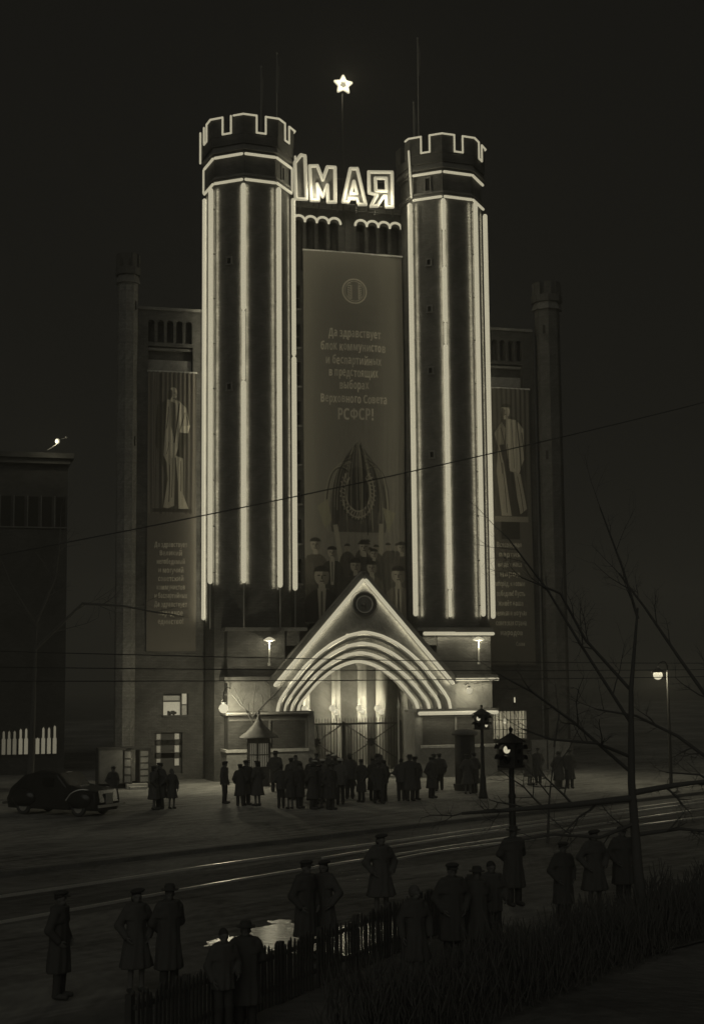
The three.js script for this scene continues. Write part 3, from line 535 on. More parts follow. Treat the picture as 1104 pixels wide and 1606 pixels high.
// ---------------------------------------------------------------- neon sign 1 МАЯ and star
{
  const sign = thing('neon_sign', 'glowing rooftop sign of four big outlined characters reading 1МАЯ', 'sign', [0, 30.6, 0.7]);
  const P = (a, b) => { const px = 450 + a / 5.52, py = 230 + b / 5.52; return [-2.98 + (px - 465) * 0.03605, 0.24 - (py - 313) * 0.0351 + (px - 465) * 0.0033]; };
  const L = [
    [[[75, 455], [165, 460], [155, 78], [120, 70], [68, 138]], []],
    [[[205, 470], [195, 168], [260, 166], [306, 290], [346, 176], [412, 180], [412, 487], [350, 487], [345, 335], [305, 440], [258, 325], [268, 472]], []],
    [[[478, 485], [545, 192], [605, 192], [675, 510], [617, 510], [602, 462], [535, 460], [520, 490]], [[575, 305], [545, 412], [602, 414]]],
    [[[705, 222], [910, 225], [912, 535], [856, 535], [852, 438], [832, 438], [775, 526], [722, 526], [772, 428], [706, 408]], [[762, 278], [858, 278], [858, 392], [766, 390]]],
  ];
  for (const [outer, inner] of L) {
    const o = outer.map(([a, b]) => P(a, b)), i = inner.map(([a, b]) => P(a, b)), s = poly(o), lt = group('letter', sign);
    if (i.length) s.holes.push(new THREE.Path(i.map(([a, b]) => new THREE.Vector2(a, b))));
    part('letter_face', lt, extrude(s, 0.16, -0.2), M.trim);
    const loop = (pts) => { const v = pts.map(([a, b]) => V(a, b, 0.07)); v.push(v[0].clone()); part('neon_tube', lt, run(v, 0.1), G.sign); };
    loop(o); if (i.length) loop(i);
  }
  const fr = []; for (let k = 0; k < 6; k++) fr.push(box(0.06, 2.2, 0.06, -2.7 + k * 1.05, 0.95, -0.32)); for (const y of [0.3, 1.0, 1.7]) fr.push(box(5.7, 0.05, 0.05, -0.1, y, -0.26));
  for (let k = 0; k < 6; k++) fr.push(bar(V(-2.7 + k * 1.05, 1.8, -0.32), V(-2.7 + k * 1.05, 0.4, -1.6), 0.03, 0.03, 5));
  part('frame', sign, fr, M.iron);
  const star = thing('neon_star', 'small glowing five pointed star on a mast high above the sign', 'star', [0, 31.2, -0.5]);
  const pts = [], face = []; for (let k = 0; k < 10; k++) { const a = k * 36 * D, r = k % 2 ? 0.25 : 0.5; face.push([Math.sin(a) * r * 1.08, 6.87 + Math.cos(a) * r * 1.08]); pts.push(V(Math.sin(a) * r, 6.87 + Math.cos(a) * r, 0.1)); } pts.push(pts[0].clone());
  part('star_face', star, extrude(poly(face), 0.1, -0.05), M.dark);
  for (let k = 0; k < 5; k++) { const a = k * 72 * D; part('neon_tube', star, tubeGeo(V(Math.sin(a) * 0.2, 6.87 + Math.cos(a) * 0.2, 0.1), V(Math.sin(a) * 0.42, 6.87 + Math.cos(a) * 0.42, 0.1), 0.07), G.tube); }
  part('neon_tube', star, run(pts, 0.085), G.tube);
  part('mast', star, [bar(V(0, -0.5, -0.1), V(0, 6.5, -0.1), 0.05, 0.03), bar(V(0, 4, -0.1), V(1.6, 0, -1.2), 0.008, 0.008, 4), bar(V(0, 4, -0.1), V(-1.6, 0, -1.2), 0.008, 0.008, 4)], M.iron);
  point('star_light', 0, 38.07, 0.3, 9, 6);
  for (const x of [-2, 0, 2]) point('sign_light', x, 31.2, 1.25, 6, 10);
}
// flagpoles on the towers
{
  const pole = (x, y0, y1, z, label) => { const t = thing('flagpole', label, 'flagpole', [x, y0, z]); part('pole', t, [bar(V(0, -2.4, 0), V(0.02, y1 - y0, 0), 0.045, 0.025, 6), ball(0.06, 0.02, y1 - y0, 0, 8)], std(0.2)); const f = []; const s = poly([[0.03, y1 - y0 - 0.1], [0.16, y1 - y0 - 0.9], [0.1, y1 - y0 - 2.2], [0.02, y1 - y0 - 2.3]]); part('furled_flag', t, extrude(s, 0.08, -0.04), std(0.12)); };
  pole(-3.95, 35.4, 39.2, 0.2, 'right flagpole with furled flag on top of the left tower'); pole(-4.85, 35.2, 38.3, 0.3, 'left flagpole with furled flag on top of the left tower');
  pole(4.26, 35.4, 41.1, 0, 'taller flagpole on top of the right tower'); pole(3.9, 35.2, 37.2, 0.2, 'shorter flagpole at the left edge of the right tower top');
}

// ---------------------------------------------------------------- gate and lamps of the entrance
{
  const g = thing('iron_gate', 'dark iron gate of thin bars and crossed braces closing the arch', 'gate', [0, 0, 1.0]);
  const barG = bar(V(0, 0.12, 0), V(0, 2.98, 0), 0.021, 0.021, 6), tip = new THREE.ConeGeometry(0.03, 0.14, 6).translate(0, 3.04, 0), one = join([barG, tip]);
  for (let x = -2.6; x < 2.25; x += 0.155) { const m = shadowed(new THREE.Mesh(one, M.iron)); m.name = 'gate_bar'; m.position.x = x; g.add(m); }
  part('top_rail', g, box(5.7, 0.1, 0.08, -0.42, 2.76, 0.04), M.iron);
  part('bottom_rail', g, box(5.5, 0.1, 0.07, -0.42, 0.16, 0.035), M.iron);
  for (const x of [-0.69, 2.36]) part('gate_post', g, [bar(V(x, 0, 0), V(x, 2.9, 0), 0.075, 0.075, 10)], M.iron);
  part('gate_post', g, [bar(V(2.22, 0, 0.3), V(2.22, 3.6, 0.3), 0.045, 0.045, 10), new THREE.ConeGeometry(0.09, 0.55, 8).translate(2.22, 3.85, 0.3), ball(0.085, 2.22, 3.6, 0.3, 10)], M.white);
  for (const cx of [-2.17, 0.78]) {
    for (const s of [-1, 1]) part('brace', g, bar(V(cx - 1.38, 1.83 - s * 0.9, 0.07), V(cx + 1.38, 1.83 + s * 0.9, 0.07), 0.032, 0.032, 8), M.iron);
    part('rosette', g, [new THREE.CylinderGeometry(0.2, 0.2, 0.07, 20).rotateX(Math.PI / 2).translate(cx, 1.83, 0.1), ...[...Array(8)].map((_, k) => ball(0.07, cx + 0.19 * Math.cos(k * Math.PI / 4), 1.83 + 0.19 * Math.sin(k * Math.PI / 4), 0.12, 8))], M.iron);
  }
  const spots = [[-1.63, 3.4, -3.5, 'first from the left'], [-0.06, 3.4, -3.5, 'second from the left'], [1.49, 3.38, -3.5, 'third from the left'], [2.53, 3.36, -3.5, 'last on the right']];
  for (const [x, y, z, w] of spots) {
    const t = thing('globe_lamp', `twin white globe lamp before a column inside the arch, ${w}`, 'lamp', [x, y, z], 0, 'globe lamps inside the arch');
    part('globe', t, ball(0.19, 0, 0.07, 0, 18), G.lamp); part('globe', t, ball(0.17, 0.2, -0.12, 0.02, 18), G.lamp);
    part('bracket', t, [bar(V(0.1, -0.1, 0), V(0.15, -0.2, -0.5), 0.025, 0.025, 6), bar(V(0.1, 0.2, -0.1), V(0.1, -0.25, -0.1), 0.02, 0.02, 6)], M.iron);
    point('globe_light', x, y + 0.07, z, 12, 9);
  }
}
{
  const roofLamp = (x, y, z, label) => {
    const t = thing('roof_lamp', label, 'lamp', [x, y, z]);
    part('post', t, [bar(V(0, 0, 0), V(0, 1.25, 0), 0.05, 0.035, 8), cyl(0.1, 0.07, 0.15)], std(0.5));
    part('dish', t, new THREE.LatheGeometry([[0.03, 1.2], [0.28, 1.26], [0.3, 1.3], [0.12, 1.42], [0, 1.45]].map(([a, b]) => new THREE.Vector2(a, b)), 20), G.lamp);
    point('roof_lamp_light', x, y + 1.05, z + 0.1, 2.5, 5);
  };
  roofLamp(-5.0, 5.78, 2.75, 'mushroom shaped lamp on a short post left of the gable');
  roofLamp(6.22, 5.78, 2.75, 'mushroom shaped lamp on a short post right of the gable, under the light strip');
  const wallLamp = (name, x, y, z, r, label, power, arm) => {
    const t = thing(name, label, 'lamp', [x, y, z]);
    if (arm) part('arm', t, smooth([V(0, r, 0), ...arm], 0.025, 24, 6), M.iron);
    part('globe', t, ball(r, 0, 0, 0, 20), arm ? G.bright : G.lamp); part('bracket', t, [bar(V(0, r * 0.9, 0), V(0, r + 0.25, -0.1), 0.02, 0.02, 6), bar(V(0, r + 0.25, -0.1), V(0, r + 0.1, -0.55), 0.02, 0.02, 6)], M.iron); part('cap', t, cyl(r * 0.6, r * 0.3, 0.08, 0, r * 0.88, 0, 12), M.iron);
    point('wall_lamp_light', x, y, z, power, 12);
  };
  wallLamp('wall_lamp', -7.61, 3.72, 4.2, 0.235, 'bright globe lamp with a halo hanging out from the left corner of the porch', 30, [V(0, 0.7, 0), V(0.35, 1.0, -0.9), V(0.75, 0.9, -2.0)]);
  wallLamp('wall_lamp', 5.55, 4.42, 3.0, 0.17, 'bright globe lamp under the lit ledge right of the arch', 5);
  const bulb = thing('ceiling_bulb', 'bare bulb hanging behind the barred window', 'lamp', [9.45, 2.65, -1.9]);
  part('bulb', bulb, ball(0.13, 0, 0, 0, 14), G.lamp); part('cord', bulb, bar(V(0, 0.1, 0), V(0, 0.9, 0), 0.01, 0.01, 5), M.iron); point('bulb_light', 9.45, 2.65, -1.9, 3.5, 6);
  const small = thing('small_lamp', 'tiny upright lamp on the dark wall above the barred window', 'lamp', [9.7, 3.72, -1.0]);
  part('tube', small, tubeGeo(V(0, 0, 0), V(0, 0.22, 0), 0.04), G.lamp); part('holder', small, box(0.07, 0.1, 0.2, 0, -0.08, -0.08), M.iron);
}
// ---------------------------------------------------------------- street furniture
{
  const k = thing('kiosk', 'small hexagonal kiosk with a pointed roof and slatted lit windows', 'kiosk', [-5.99, 0, 4.8], 0.25);
  const c6 = (r0, r1, h, y) => metres(cyl(r0, r1, h, 0, y, 0, 6, Math.PI / 6));
  part('base', k, c6(0.6, 0.6, 0.85, 0), M.wood); part('floor_band', k, c6(0.66, 0.64, 0.08, 0.85), M.dark); part('lintel', k, c6(0.62, 0.62, 0.3, 2.05), M.wood);
  part('roof', k, new THREE.LatheGeometry([[0.95, 2.3], [0.93, 2.36], [0.62, 2.58], [0.3, 2.9], [0.1, 3.2], [0.02, 3.5]].map(([a, b]) => new THREE.Vector2(a, b)), 6), M.roof);
  part('finial', k, [ball(0.08, 0, 3.5, 0, 10)], M.iron);
  for (let s = 0; s < 6; s++) {
    const a = s * 60 * D, w = group('window', k, [0, 0, 0], a);
    part('post', w, box(0.07, 1.12, 0.07, -0.3, 1.49, 0.5), M.wood);
    for (let j = 0; j < 4; j++) part('slat', w, box(0.035, 1.1, 0.03, -0.18 + j * 0.12, 1.49, 0.5), M.wood);
    part('rail', w, box(0.6, 0.05, 0.05, 0, 1.5, 0.5), M.wood);
    if (s === 0 || s === 5 || s === 1) part('pane', w, box(0.5, 1.1, 0.012, 0, 1.49, 0.46), G.faint);
  }
  const a = thing('advertising_column', 'tall dark round topped poster column in front of the right plinth', 'poster column', [2.24, 0, 11.2]);
  part('drum', a, cyl(0.46, 0.46, 2.2, 0, 0.3, 0, 28), std(0.06, { map: plasterTex })); part('base', a, [cyl(0.56, 0.5, 0.3, 0, 0, 0, 28)], M.wood);
  part('cap', a, new THREE.LatheGeometry([[0.46, 2.48], [0.6, 2.52], [0.61, 2.6], [0.5, 2.68], [0.3, 2.75], [0, 2.78]].map(([p, q]) => new THREE.Vector2(p, q)), 28), M.trim);
  for (const [t0, y0, y1, v] of [[-1.5, 1.2, 2.3, 0.09], [-0.6, 1.3, 2.35, 0.05], [0.3, 1.15, 2.2, 0.1], [1.1, 1.25, 2.3, 0.07], [-1.1, 0.4, 1.15, 0.06], [0.1, 0.45, 1.1, 0.05]]) part('poster', a, new THREE.CylinderGeometry(0.466, 0.466, y1 - y0, 10, 1, true, t0, 0.75).translate(0, (y0 + y1) / 2, 0), std(v, { map: plasterTex, side: THREE.DoubleSide }));
}
function signalLantern(label, pos, turn, second) {
  const t = thing('signal_lantern', label, 'traffic light', pos, turn, null);
  part('post', t, new THREE.LatheGeometry([[0, 0], [0.2, 0], [0.2, 0.1], [0.15, 0.35], [0.13, 0.9], [0.095, 1.0], [0.085, 2.1], [0.1, 2.12], [0.1, 2.2], [0.075, 2.22], [0.07, 2.95]].map(([a, b]) => new THREE.Vector2(a, b)), 14), M.iron);
  part('housing', t, [box(0.46, 0.62, 0.46, 0, 3.24, 0), box(0.54, 0.06, 0.54, 0, 2.93, 0)], M.iron);
  part('roof', t, [new THREE.ConeGeometry(0.44, 0.26, 4).rotateY(Math.PI / 4).translate(0, 3.68, 0), cyl(0.06, 0.02, 0.16, 0, 3.76, 0, 8), ball(0.05, 0, 3.9, 0, 8)], M.iron);
  for (let k = 0; k < 4; k++) {
    const f = group('signal_face', t, [0, 0, 0], k * Math.PI / 2);
    for (const y of [3.37, 3.1]) {
      const lit = (k === 3 && y > 3.2) || (second && k === 0 && y < 3.2);
      part('lens', f, new THREE.SphereGeometry(0.1, 16, 8).scale(1, 1, 0.4).translate(0, y, 0.235), lit ? G.lamp : M.glassDark);
      part('visor', f, new THREE.CylinderGeometry(0.125, 0.125, 0.2, 14, 1, true, Math.PI / 2, Math.PI).rotateX(Math.PI / 2).translate(0, y + 0.01, 0.33), new THREE.MeshStandardMaterial({ color: grey(0.02), side: THREE.DoubleSide, roughness: 0.6 }));
    }
  }
  return t;
}
signalLantern('nearer dark signal lantern on a post, one pale lens lit, crossed by branches', [-6.47, -0.1, 38.45], 40 * D, false);
signalLantern('farther dark signal lantern on a post beside the poster column', [1.42, 0, 15.6], 34 * D, true);
{
  const l = thing('street_lamp', 'distant street lamp shining alone in the darkness on the right', 'street lamp', [11.7, 0, 12]);
  part('pole', l, [bar(V(0.5, 0, 0), V(0.5, 5.6, 0), 0.09, 0.05, 8), smooth([V(0.5, 5.5, 0), V(0.4, 5.75, 0), V(0.1, 5.7, 0), V(0, 5.45, 0)], 0.03, 16, 6)], M.iron);
  part('shade', l, new THREE.LatheGeometry([[0.05, 5.5], [0.14, 5.42], [0.36, 5.26]].map(([a, b]) => new THREE.Vector2(a, b)), 18), std(0.1, { side: THREE.DoubleSide }));
  part('bulb', l, ball(0.22, 0, 5.14, 0, 16), G.bright); point('street_light', 0 + 11.7, 5.14, 12, 14, 8);
}
// glazed booth at the foot of the left turret
{
  const b = thing('glazed_booth', 'pale lit booth with open glazed door leaves at the foot of the left turret', 'booth', [-12.4, 0, 3.6]);
  part('panel_wall', b, [span(-1.15, -0.05, 0.25, 1.82, 0.38, 0.46)], std(0.22, { map: plasterTex }));
  part('frame', b, [span(-1.2, 1.3, 1.82, 1.92, -0.8, 0.5), span(-1.2, -1.15, 0, 1.82, -0.8, 0.46), span(1.22, 1.3, 0, 1.82, -0.8, 0.46), span(-1.2, 1.3, 0, 1.82, -0.9, -0.82)], M.wood);
  part('step', b, [span(0.1, 1.1, 0, 0.24, 0.3, 0.9), span(0.2, 1.0, 0, 0.12, 0.9, 1.3)], M.white);
  part('curtain', b, new THREE.PlaneGeometry(0.5, 1.5, 24, 1).translate(0.4, 1.05, -0.3), M.white);
  const leaf = (x, turn, w, n) => {
    const d = group('door', b, [x, 0.25, 0.44], turn), fr = [box(0.05, 1.56, 0.05, 0.02, 0.78, 0), box(0.05, 1.56, 0.05, w - 0.02, 0.78, 0)];
    for (let i = 0; i <= n; i++) fr.push(box(w, 0.05, 0.045, w / 2, 0.02 + i * 1.52 / n, 0));
    part('frame', d, fr, M.dark);
    for (let i = 0; i < n; i++) part('pane', d, box(w - 0.08, 1.52 / n - 0.07, 0.012, w / 2, 0.02 + (i + 0.5) * 1.52 / n, 0), std(0.4, { map: plasterTex }));
  };
  leaf(0.02, -52 * D, 0.5, 4); leaf(0.75, 0, 0.46, 5);
  point('booth_light', -12.1, 1.5, 5.0, 0.9, 8);
}
// dark building across the side street, with a row of narrow lit windows and a lamp under its cornice
{
  const b = thing('side_building', 'dark building at the left edge with narrow candle like lit windows', 'building', [-14.2, 0, -8]);
  part('wall', b, span(-24, 0, 0, 17.6, -12, -0.3), std(0.09, { map: brickTex }));
  part('cornice', b, [span(-24, 0.3, 17.6, 17.9, -12.3, 0.25), span(-24, 0.1, 17.3, 17.6, -12.1, 0.05)], std(0.1, { map: plasterTex }));
  [7, 15.5, 24, 33.5, 42, 60, 69, 78, 87].forEach((px, i) => {
    const x = -17.73 + px * 0.0344 + 14.2, w = group('window', b), tall = [0, 0, 0, 0.1, 0.12, -0.4, 0.16, 0.15, 0.25][i];
    const sh = poly([[x - 0.1, 1.12], [x + 0.1, 1.12], [x + 0.1, 1.95], [x + 0.06, 2.0], [x + 0.06, 2.32 + tall], [x, 2.42 + tall], [x - 0.06, 2.32 + tall], [x - 0.06, 2.0], [x - 0.1, 1.95]]);
    part('pane', w, extrude(sh, 0.03, -0.29), i < 3 ? G.faint : G.panes);
    part('frame', w, [box(0.04, 1.5, 0.1, x - 0.13, 1.8, -0.25), box(0.04, 1.5, 0.1, x + 0.13, 1.8, -0.25), box(0.3, 0.04, 0.1, x, 1.08, -0.25)], M.dark);
  });
  for (let i = 0; i < 5; i++) { const w = group('window', b); part('pane', w, box(0.55, 1.7, 0.04, -3.4 + i * 0.75, 14.6, -0.29), M.glassDark); part('frame', w, [box(0.05, 1.8, 0.1, -3.7 + i * 0.75, 14.6, -0.25), box(0.75, 0.06, 0.12, -3.4 + i * 0.75, 13.7, -0.25)], M.trim); }
  const l = thing('cornice_lamp', 'small lamp lighting the edge of a dark cornice high on the far left', 'lamp', [-14.9, 18.3, -7.1]);
  part('bulb', l, ball(0.17, 0, 0.15, 0, 14).scale(0.8, 1, 0.8), G.dim); part('arm', l, [bar(V(0, 0, 0), V(-0.5, -0.3, -0.5), 0.03, 0.03, 6), bar(V(0, 0.2, 0), V(0.5, 0.4, -0.2), 0.015, 0.015, 5), ball(0.06, 0.5, 0.42, -0.2, 8)], std(0.5)); point('cornice_light', -15.0, 18.4, -6.9, 1.8, 6);
}
// overhead wires
function wire(label, a, b, sag, r = 0.016) {
  const t = thing('overhead_wire', label, 'wire'), pts = []; for (let i = 0; i <= 16; i++) { const u = i / 16, p = a.clone().lerp(b, u); p.y -= sag * 4 * u * (1 - u); pts.push(p); }
  part('wire', t, smooth(pts, r, 40, 5), M.dark);
}
wire('slanting overhead wire crossing the towers and the central banner', V(-22, 8.5, 28), V(6, 15.1, 28), 0.25, 0.02);
wire('upper tram wire above the street crossing the arch', V(-30, 5.75, 37.6), V(30, 5.5, 6.5), 0.25);
wire('lower tram wire crossing the middle of the arch', V(-30, 5.3, 38.6), V(30, 5.2, 8), 0.2);
wire('tram wire running above the ledges of the porch', V(-30, 6.3, 36.5), V(30, 5.75, 5.5), 0.3);

// ---------------------------------------------------------------- bare trees
function tree(name, label, base, trunkPts, r0, boughs, depth, barkV = 0.1) {
  const t = thing(name, label, 'tree', base), bark = std(barkV, { roughness: 0.95 });
  part('trunk', t, join(trunkPts.flatMap((p, i) => { const q = (j) => r0 * (1 - 0.85 * j / (trunkPts.length - 1)); return i ? [bar(trunkPts[i - 1], p, q(i - 1), q(i), 10), ball(q(i), p.x, p.y, p.z, 10)] : []; })), bark);
  const all = [];
  const grow = (p, d, len, r, lvl) => {
    let a = p.clone(), v = d.clone().normalize();
    const n = 4;
    for (let i = 0; i < n; i++) {
      v.add(V(rr(-0.24, 0.24), rr(-0.2, 0.26), rr(-0.24, 0.24))).normalize();
      const b = a.clone().addScaledVector(v, len / n), q = r * (1 - (i + 1) / n * 0.65);
      all.push(bar(a, b, r * (1 - i / n * 0.65), q, lvl > 1 ? 4 : 6));
      if (lvl < depth && (i > 0 || rnd() < 0.5)) for (let k = 0; k < (rnd() < 0.55 ? 2 : 1); k++) { const s = V(rr(-1, 1), rr(-0.7, 1), rr(-1, 1)).cross(v).normalize(); grow(b, v.clone().multiplyScalar(0.75).addScaledVector(s, 0.8), len * rr(0.35, 0.6), q * 0.62, lvl + 1); }
      a = b;
    }
  };
  for (const [pts, r] of boughs) {
    for (let i = 1; i < pts.length; i++) {
      const k0 = 1 - (i - 1) / pts.length * 0.8, k1 = 1 - i / pts.length * 0.8; all.push(bar(pts[i - 1], pts[i], r * k0, r * k1, 7), ball(r * k1, pts[i].x, pts[i].y, pts[i].z, 7));
      const d = pts[i].clone().sub(pts[i - 1]), L = d.length();
      for (let k = 0; k < 2; k++) { const s = V(rr(-1, 1), rr(-0.6, 1), rr(-1, 1)).cross(d).normalize(); grow(pts[i - 1].clone().lerp(pts[i], rr(0.2, 1)), d.clone().normalize().addScaledVector(s, 0.9), Math.max(0.6, L * rr(0.5, 0.95)), r * k1 * 0.5, 1); }
    }
    const e = pts[pts.length - 1], d = e.clone().sub(pts[pts.length - 2]); grow(e, d, d.length() * 0.9, r * 0.22, 1);
  }
  part('branches', t, join(all), bark);
  return t;
}
tree('bare_tree', 'big bare tree in the right foreground with a long level bough', [-7.8, -0.12, 48], [V(0.2, 0, 0), V(0.08, 1.5, 0), V(0, 3.2, 0), V(-0.05, 5.0, 0.2), V(0.1, 6.6, 0.3)], 0.13, [
  [[V(0, 2.9, 0), V(-1.4, 2.82, 0.1), V(-2.6, 2.78, 0.2), V(-3.6, 2.75, 0.2)], 0.07],
  [[V(0, 3.0, 0), V(0.9, 3.12, 0), V(1.7, 3.2, 0.1), V(3.2, 3.6, 0.3)], 0.065],
  [[V(0, 3.4, 0), V(-1.2, 4.4, 0), V(-2.1, 5.0, 0.1), V(-2.8, 5.35, 0.1)], 0.036],
  [[V(0, 4.4, 0), V(-1.0, 5.9, 0), V(-1.7, 7.0, 0), V(-2.5, 8.0, 0)], 0.034],
  [[V(0, 5.0, 0.1), V(-0.9, 6.0, 0), V(-1.5, 6.9, 0.2), V(-2.3, 7.2, 0.2)], 0.035],
  [[V(0.1, 6.4, 0.3), V(-0.2, 7.4, 0.3), V(-0.6, 8.6, 0.2)], 0.03],
  [[V(0, 3.7, 0), V(-0.9, 4.0, 0.4), V(-1.9, 4.1, 0.5), V(-2.5, 4.3, 0.6)], 0.035],
  [[V(0, 2.4, 0), V(-0.8, 2.2, 0.2), V(-1.8, 2.3, 0.3), V(-2.8, 2.2, 0.4)], 0.04],
  [[V(0.1, 2.2, 0), V(0.9, 2.3, 0.2), V(1.8, 2.2, 0.3)], 0.045],
], 3);
tree('bare_tree', 'slim sapling leaning at the kerb right of the near lantern', [-2.3, -0.1, 31], [V(0, 0, 0), V(0.1, 1.4, 0), V(0.35, 3.1, 0)], 0.05, [[[V(0.1, 1.5, 0), V(-0.5, 2.2, 0), V(-1.2, 2.8, 0)], 0.025], [[V(0.2, 2.2, 0), V(0.8, 2.9, 0), V(1.3, 3.8, 0)], 0.025], [[V(0.3, 3, 0), V(0.5, 4, 0), V(0.4, 5, 0)], 0.03]], 3);
tree('bare_tree', 'young bare tree standing right behind the pointed kiosk', [-6.1, 0, 3.7], [V(0, 0, 0), V(0.02, 1.7, 0), V(0.04, 3.35, 0)], 0.07, [[[V(0.04, 3.3, 0), V(-0.55, 3.85, 0), V(-0.95, 4.35, 0)], 0.05], [[V(0.04, 3.3, 0), V(0.6, 3.85, 0), V(1.1, 4.3, 0), V(1.5, 4.7, 0)], 0.06], [[V(0.04, 3.3, 0), V(0.1, 4.1, 0), V(0.2, 4.8, 0)], 0.03], [[V(0.03, 3, 0), V(-0.5, 3.9, 0.1), V(-0.9, 4.7, 0.1)], 0.03]], 2);
tree('bare_tree', 'dark bare tree on the left whose branch crosses the left banner', [-17, 0, 8], [V(0, 0, 0), V(0.1, 4, 0), V(0.2, 8, 0)], 0.18, [[[V(0.1, 6.5, 0), V(2.2, 8.6, 0), V(4, 8.5, 0), V(5.6, 8.2, 0), V(6.4, 8.1, 0)], 0.07], [[V(0.2, 7.5, 0), V(-1, 9.5, 0), V(-1.6, 11, 0)], 0.07], [[V(0.2, 7.8, 0), V(1.0, 9.8, 0), V(1.2, 12, 0)], 0.07]], 2);
tree('bare_tree', 'bare tree farther right in the dark behind the level bough', [1.0, -0.1, 36], [V(0, 0, 0), V(0, 3, 0), V(0.1, 6.5, 0)], 0.14, [[[V(0, 2.6, 0), V(-1.3, 3.5, 0), V(-2.6, 4.1, 0), V(-3.8, 4.3, 0)], 0.06], [[V(0, 3.4, 0), V(1.2, 4.4, 0), V(2.4, 5.3, 0)], 0.06], [[V(0, 4.2, 0), V(-1.2, 5.8, 0), V(-2.2, 7.2, 0), V(-3, 8.2, 0)], 0.06], [[V(0.1, 6.3, 0), V(0.4, 8, 0), V(0.6, 10, 0)], 0.06], [[V(0, 2.0, 0), V(-0.8, 2.4, 0.3), V(-1.9, 2.5, 0.4)], 0.04], [[V(0, 2.2, 0), V(0.9, 2.5, 0.3), V(1.8, 2.4, 0.4)], 0.04]], 3);

// ---------------------------------------------------------------- parked car
{
  const c = thing('parked_car', 'dark rounded saloon car at the left, gleams on roof and wings', 'car', [-16.2, 0, 16.2], 46 * D);
  const paint = std(0.035, { roughness: 0.18 }), body = poly([[-2.1, 0.32], [2.05, 0.32], [2.12, 0.55], [2.05, 0.9], [1.1, 1.02], [0.72, 1.08], [0.28, 1.52], [-0.6, 1.6], [-1.35, 1.42], [-1.95, 0.98], [-2.15, 0.6]]);
  const g = new THREE.ExtrudeGeometry(body, { depth: 1.1, bevelEnabled: true, bevelSize: 0.1, bevelThickness: 0.2, bevelSegments: 4 }).translate(0, 0, -0.55).rotateY(-Math.PI / 2);
  part('body', c, metres(g), paint);
  for (const s of [-1, 1]) {
    for (const [z, r] of [[1.35, 0.46], [-1.35, 0.44]]) {
      part('wing', c, new THREE.SphereGeometry(1, 20, 12).scale(0.24, 0.36, 0.62).translate(s * 0.74, 0.66, z), paint);
      const w = group('wheel', c, [s * 0.72, 0.34, z]);
      part('tyre', w, new THREE.TorusGeometry(0.26, 0.085, 8, 20).rotateY(Math.PI / 2), M.dark); part('rim', w, new THREE.CylinderGeometry(0.2, 0.2, 0.1, 16).rotateZ(Math.PI / 2), M.steel);
    }
    part('trim_strip', c, smooth([V(s * 0.6, 0.98, 1.85), V(s * 0.78, 1.03, 1.5), V(s * 0.92, 0.9, 1.15), V(s * 0.95, 0.62, 0.9)], 0.025, 20, 6), M.chrome);
    part('headlight', c, new THREE.SphereGeometry(0.13, 14, 10).scale(1, 1, 1.3).translate(s * 0.55, 0.86, 1.95), M.steel);
    part('side_window', c, box(0.02, 0.32, 0.55, s * 0.77, 1.27, -0.1), M.glassDark);
  }
  part('trim_strip', c, smooth([V(-0.62, 1.5, 0.3), V(0, 1.62, 0.28), V(0.62, 1.5, 0.3)], 0.025, 16, 6), M.chrome);
  part('trim_strip', c, smooth([V(-0.5, 1.08, 1.0), V(0, 1.14, 1.1), V(0.5, 1.08, 1.0)], 0.015, 16, 6), M.chrome);
  part('windscreen', c, box(1.1, 0.4, 0.02, 0, 0, 0).rotateX(-0.8).translate(0, 1.31, 0.56), M.glassDark);
  const gr = []; for (let i = 0; i < 7; i++) gr.push(box(0.03, 0.4, 0.04, -0.18 + i * 0.06, 0.68, 2.24)); part('grille', c, gr, M.steel);
  part('bumper', c, [box(1.6, 0.1, 0.08, 0, 0.42, 2.36), box(1.6, 0.1, 0.08, 0, 0.42, -2.4)], M.steel);
}

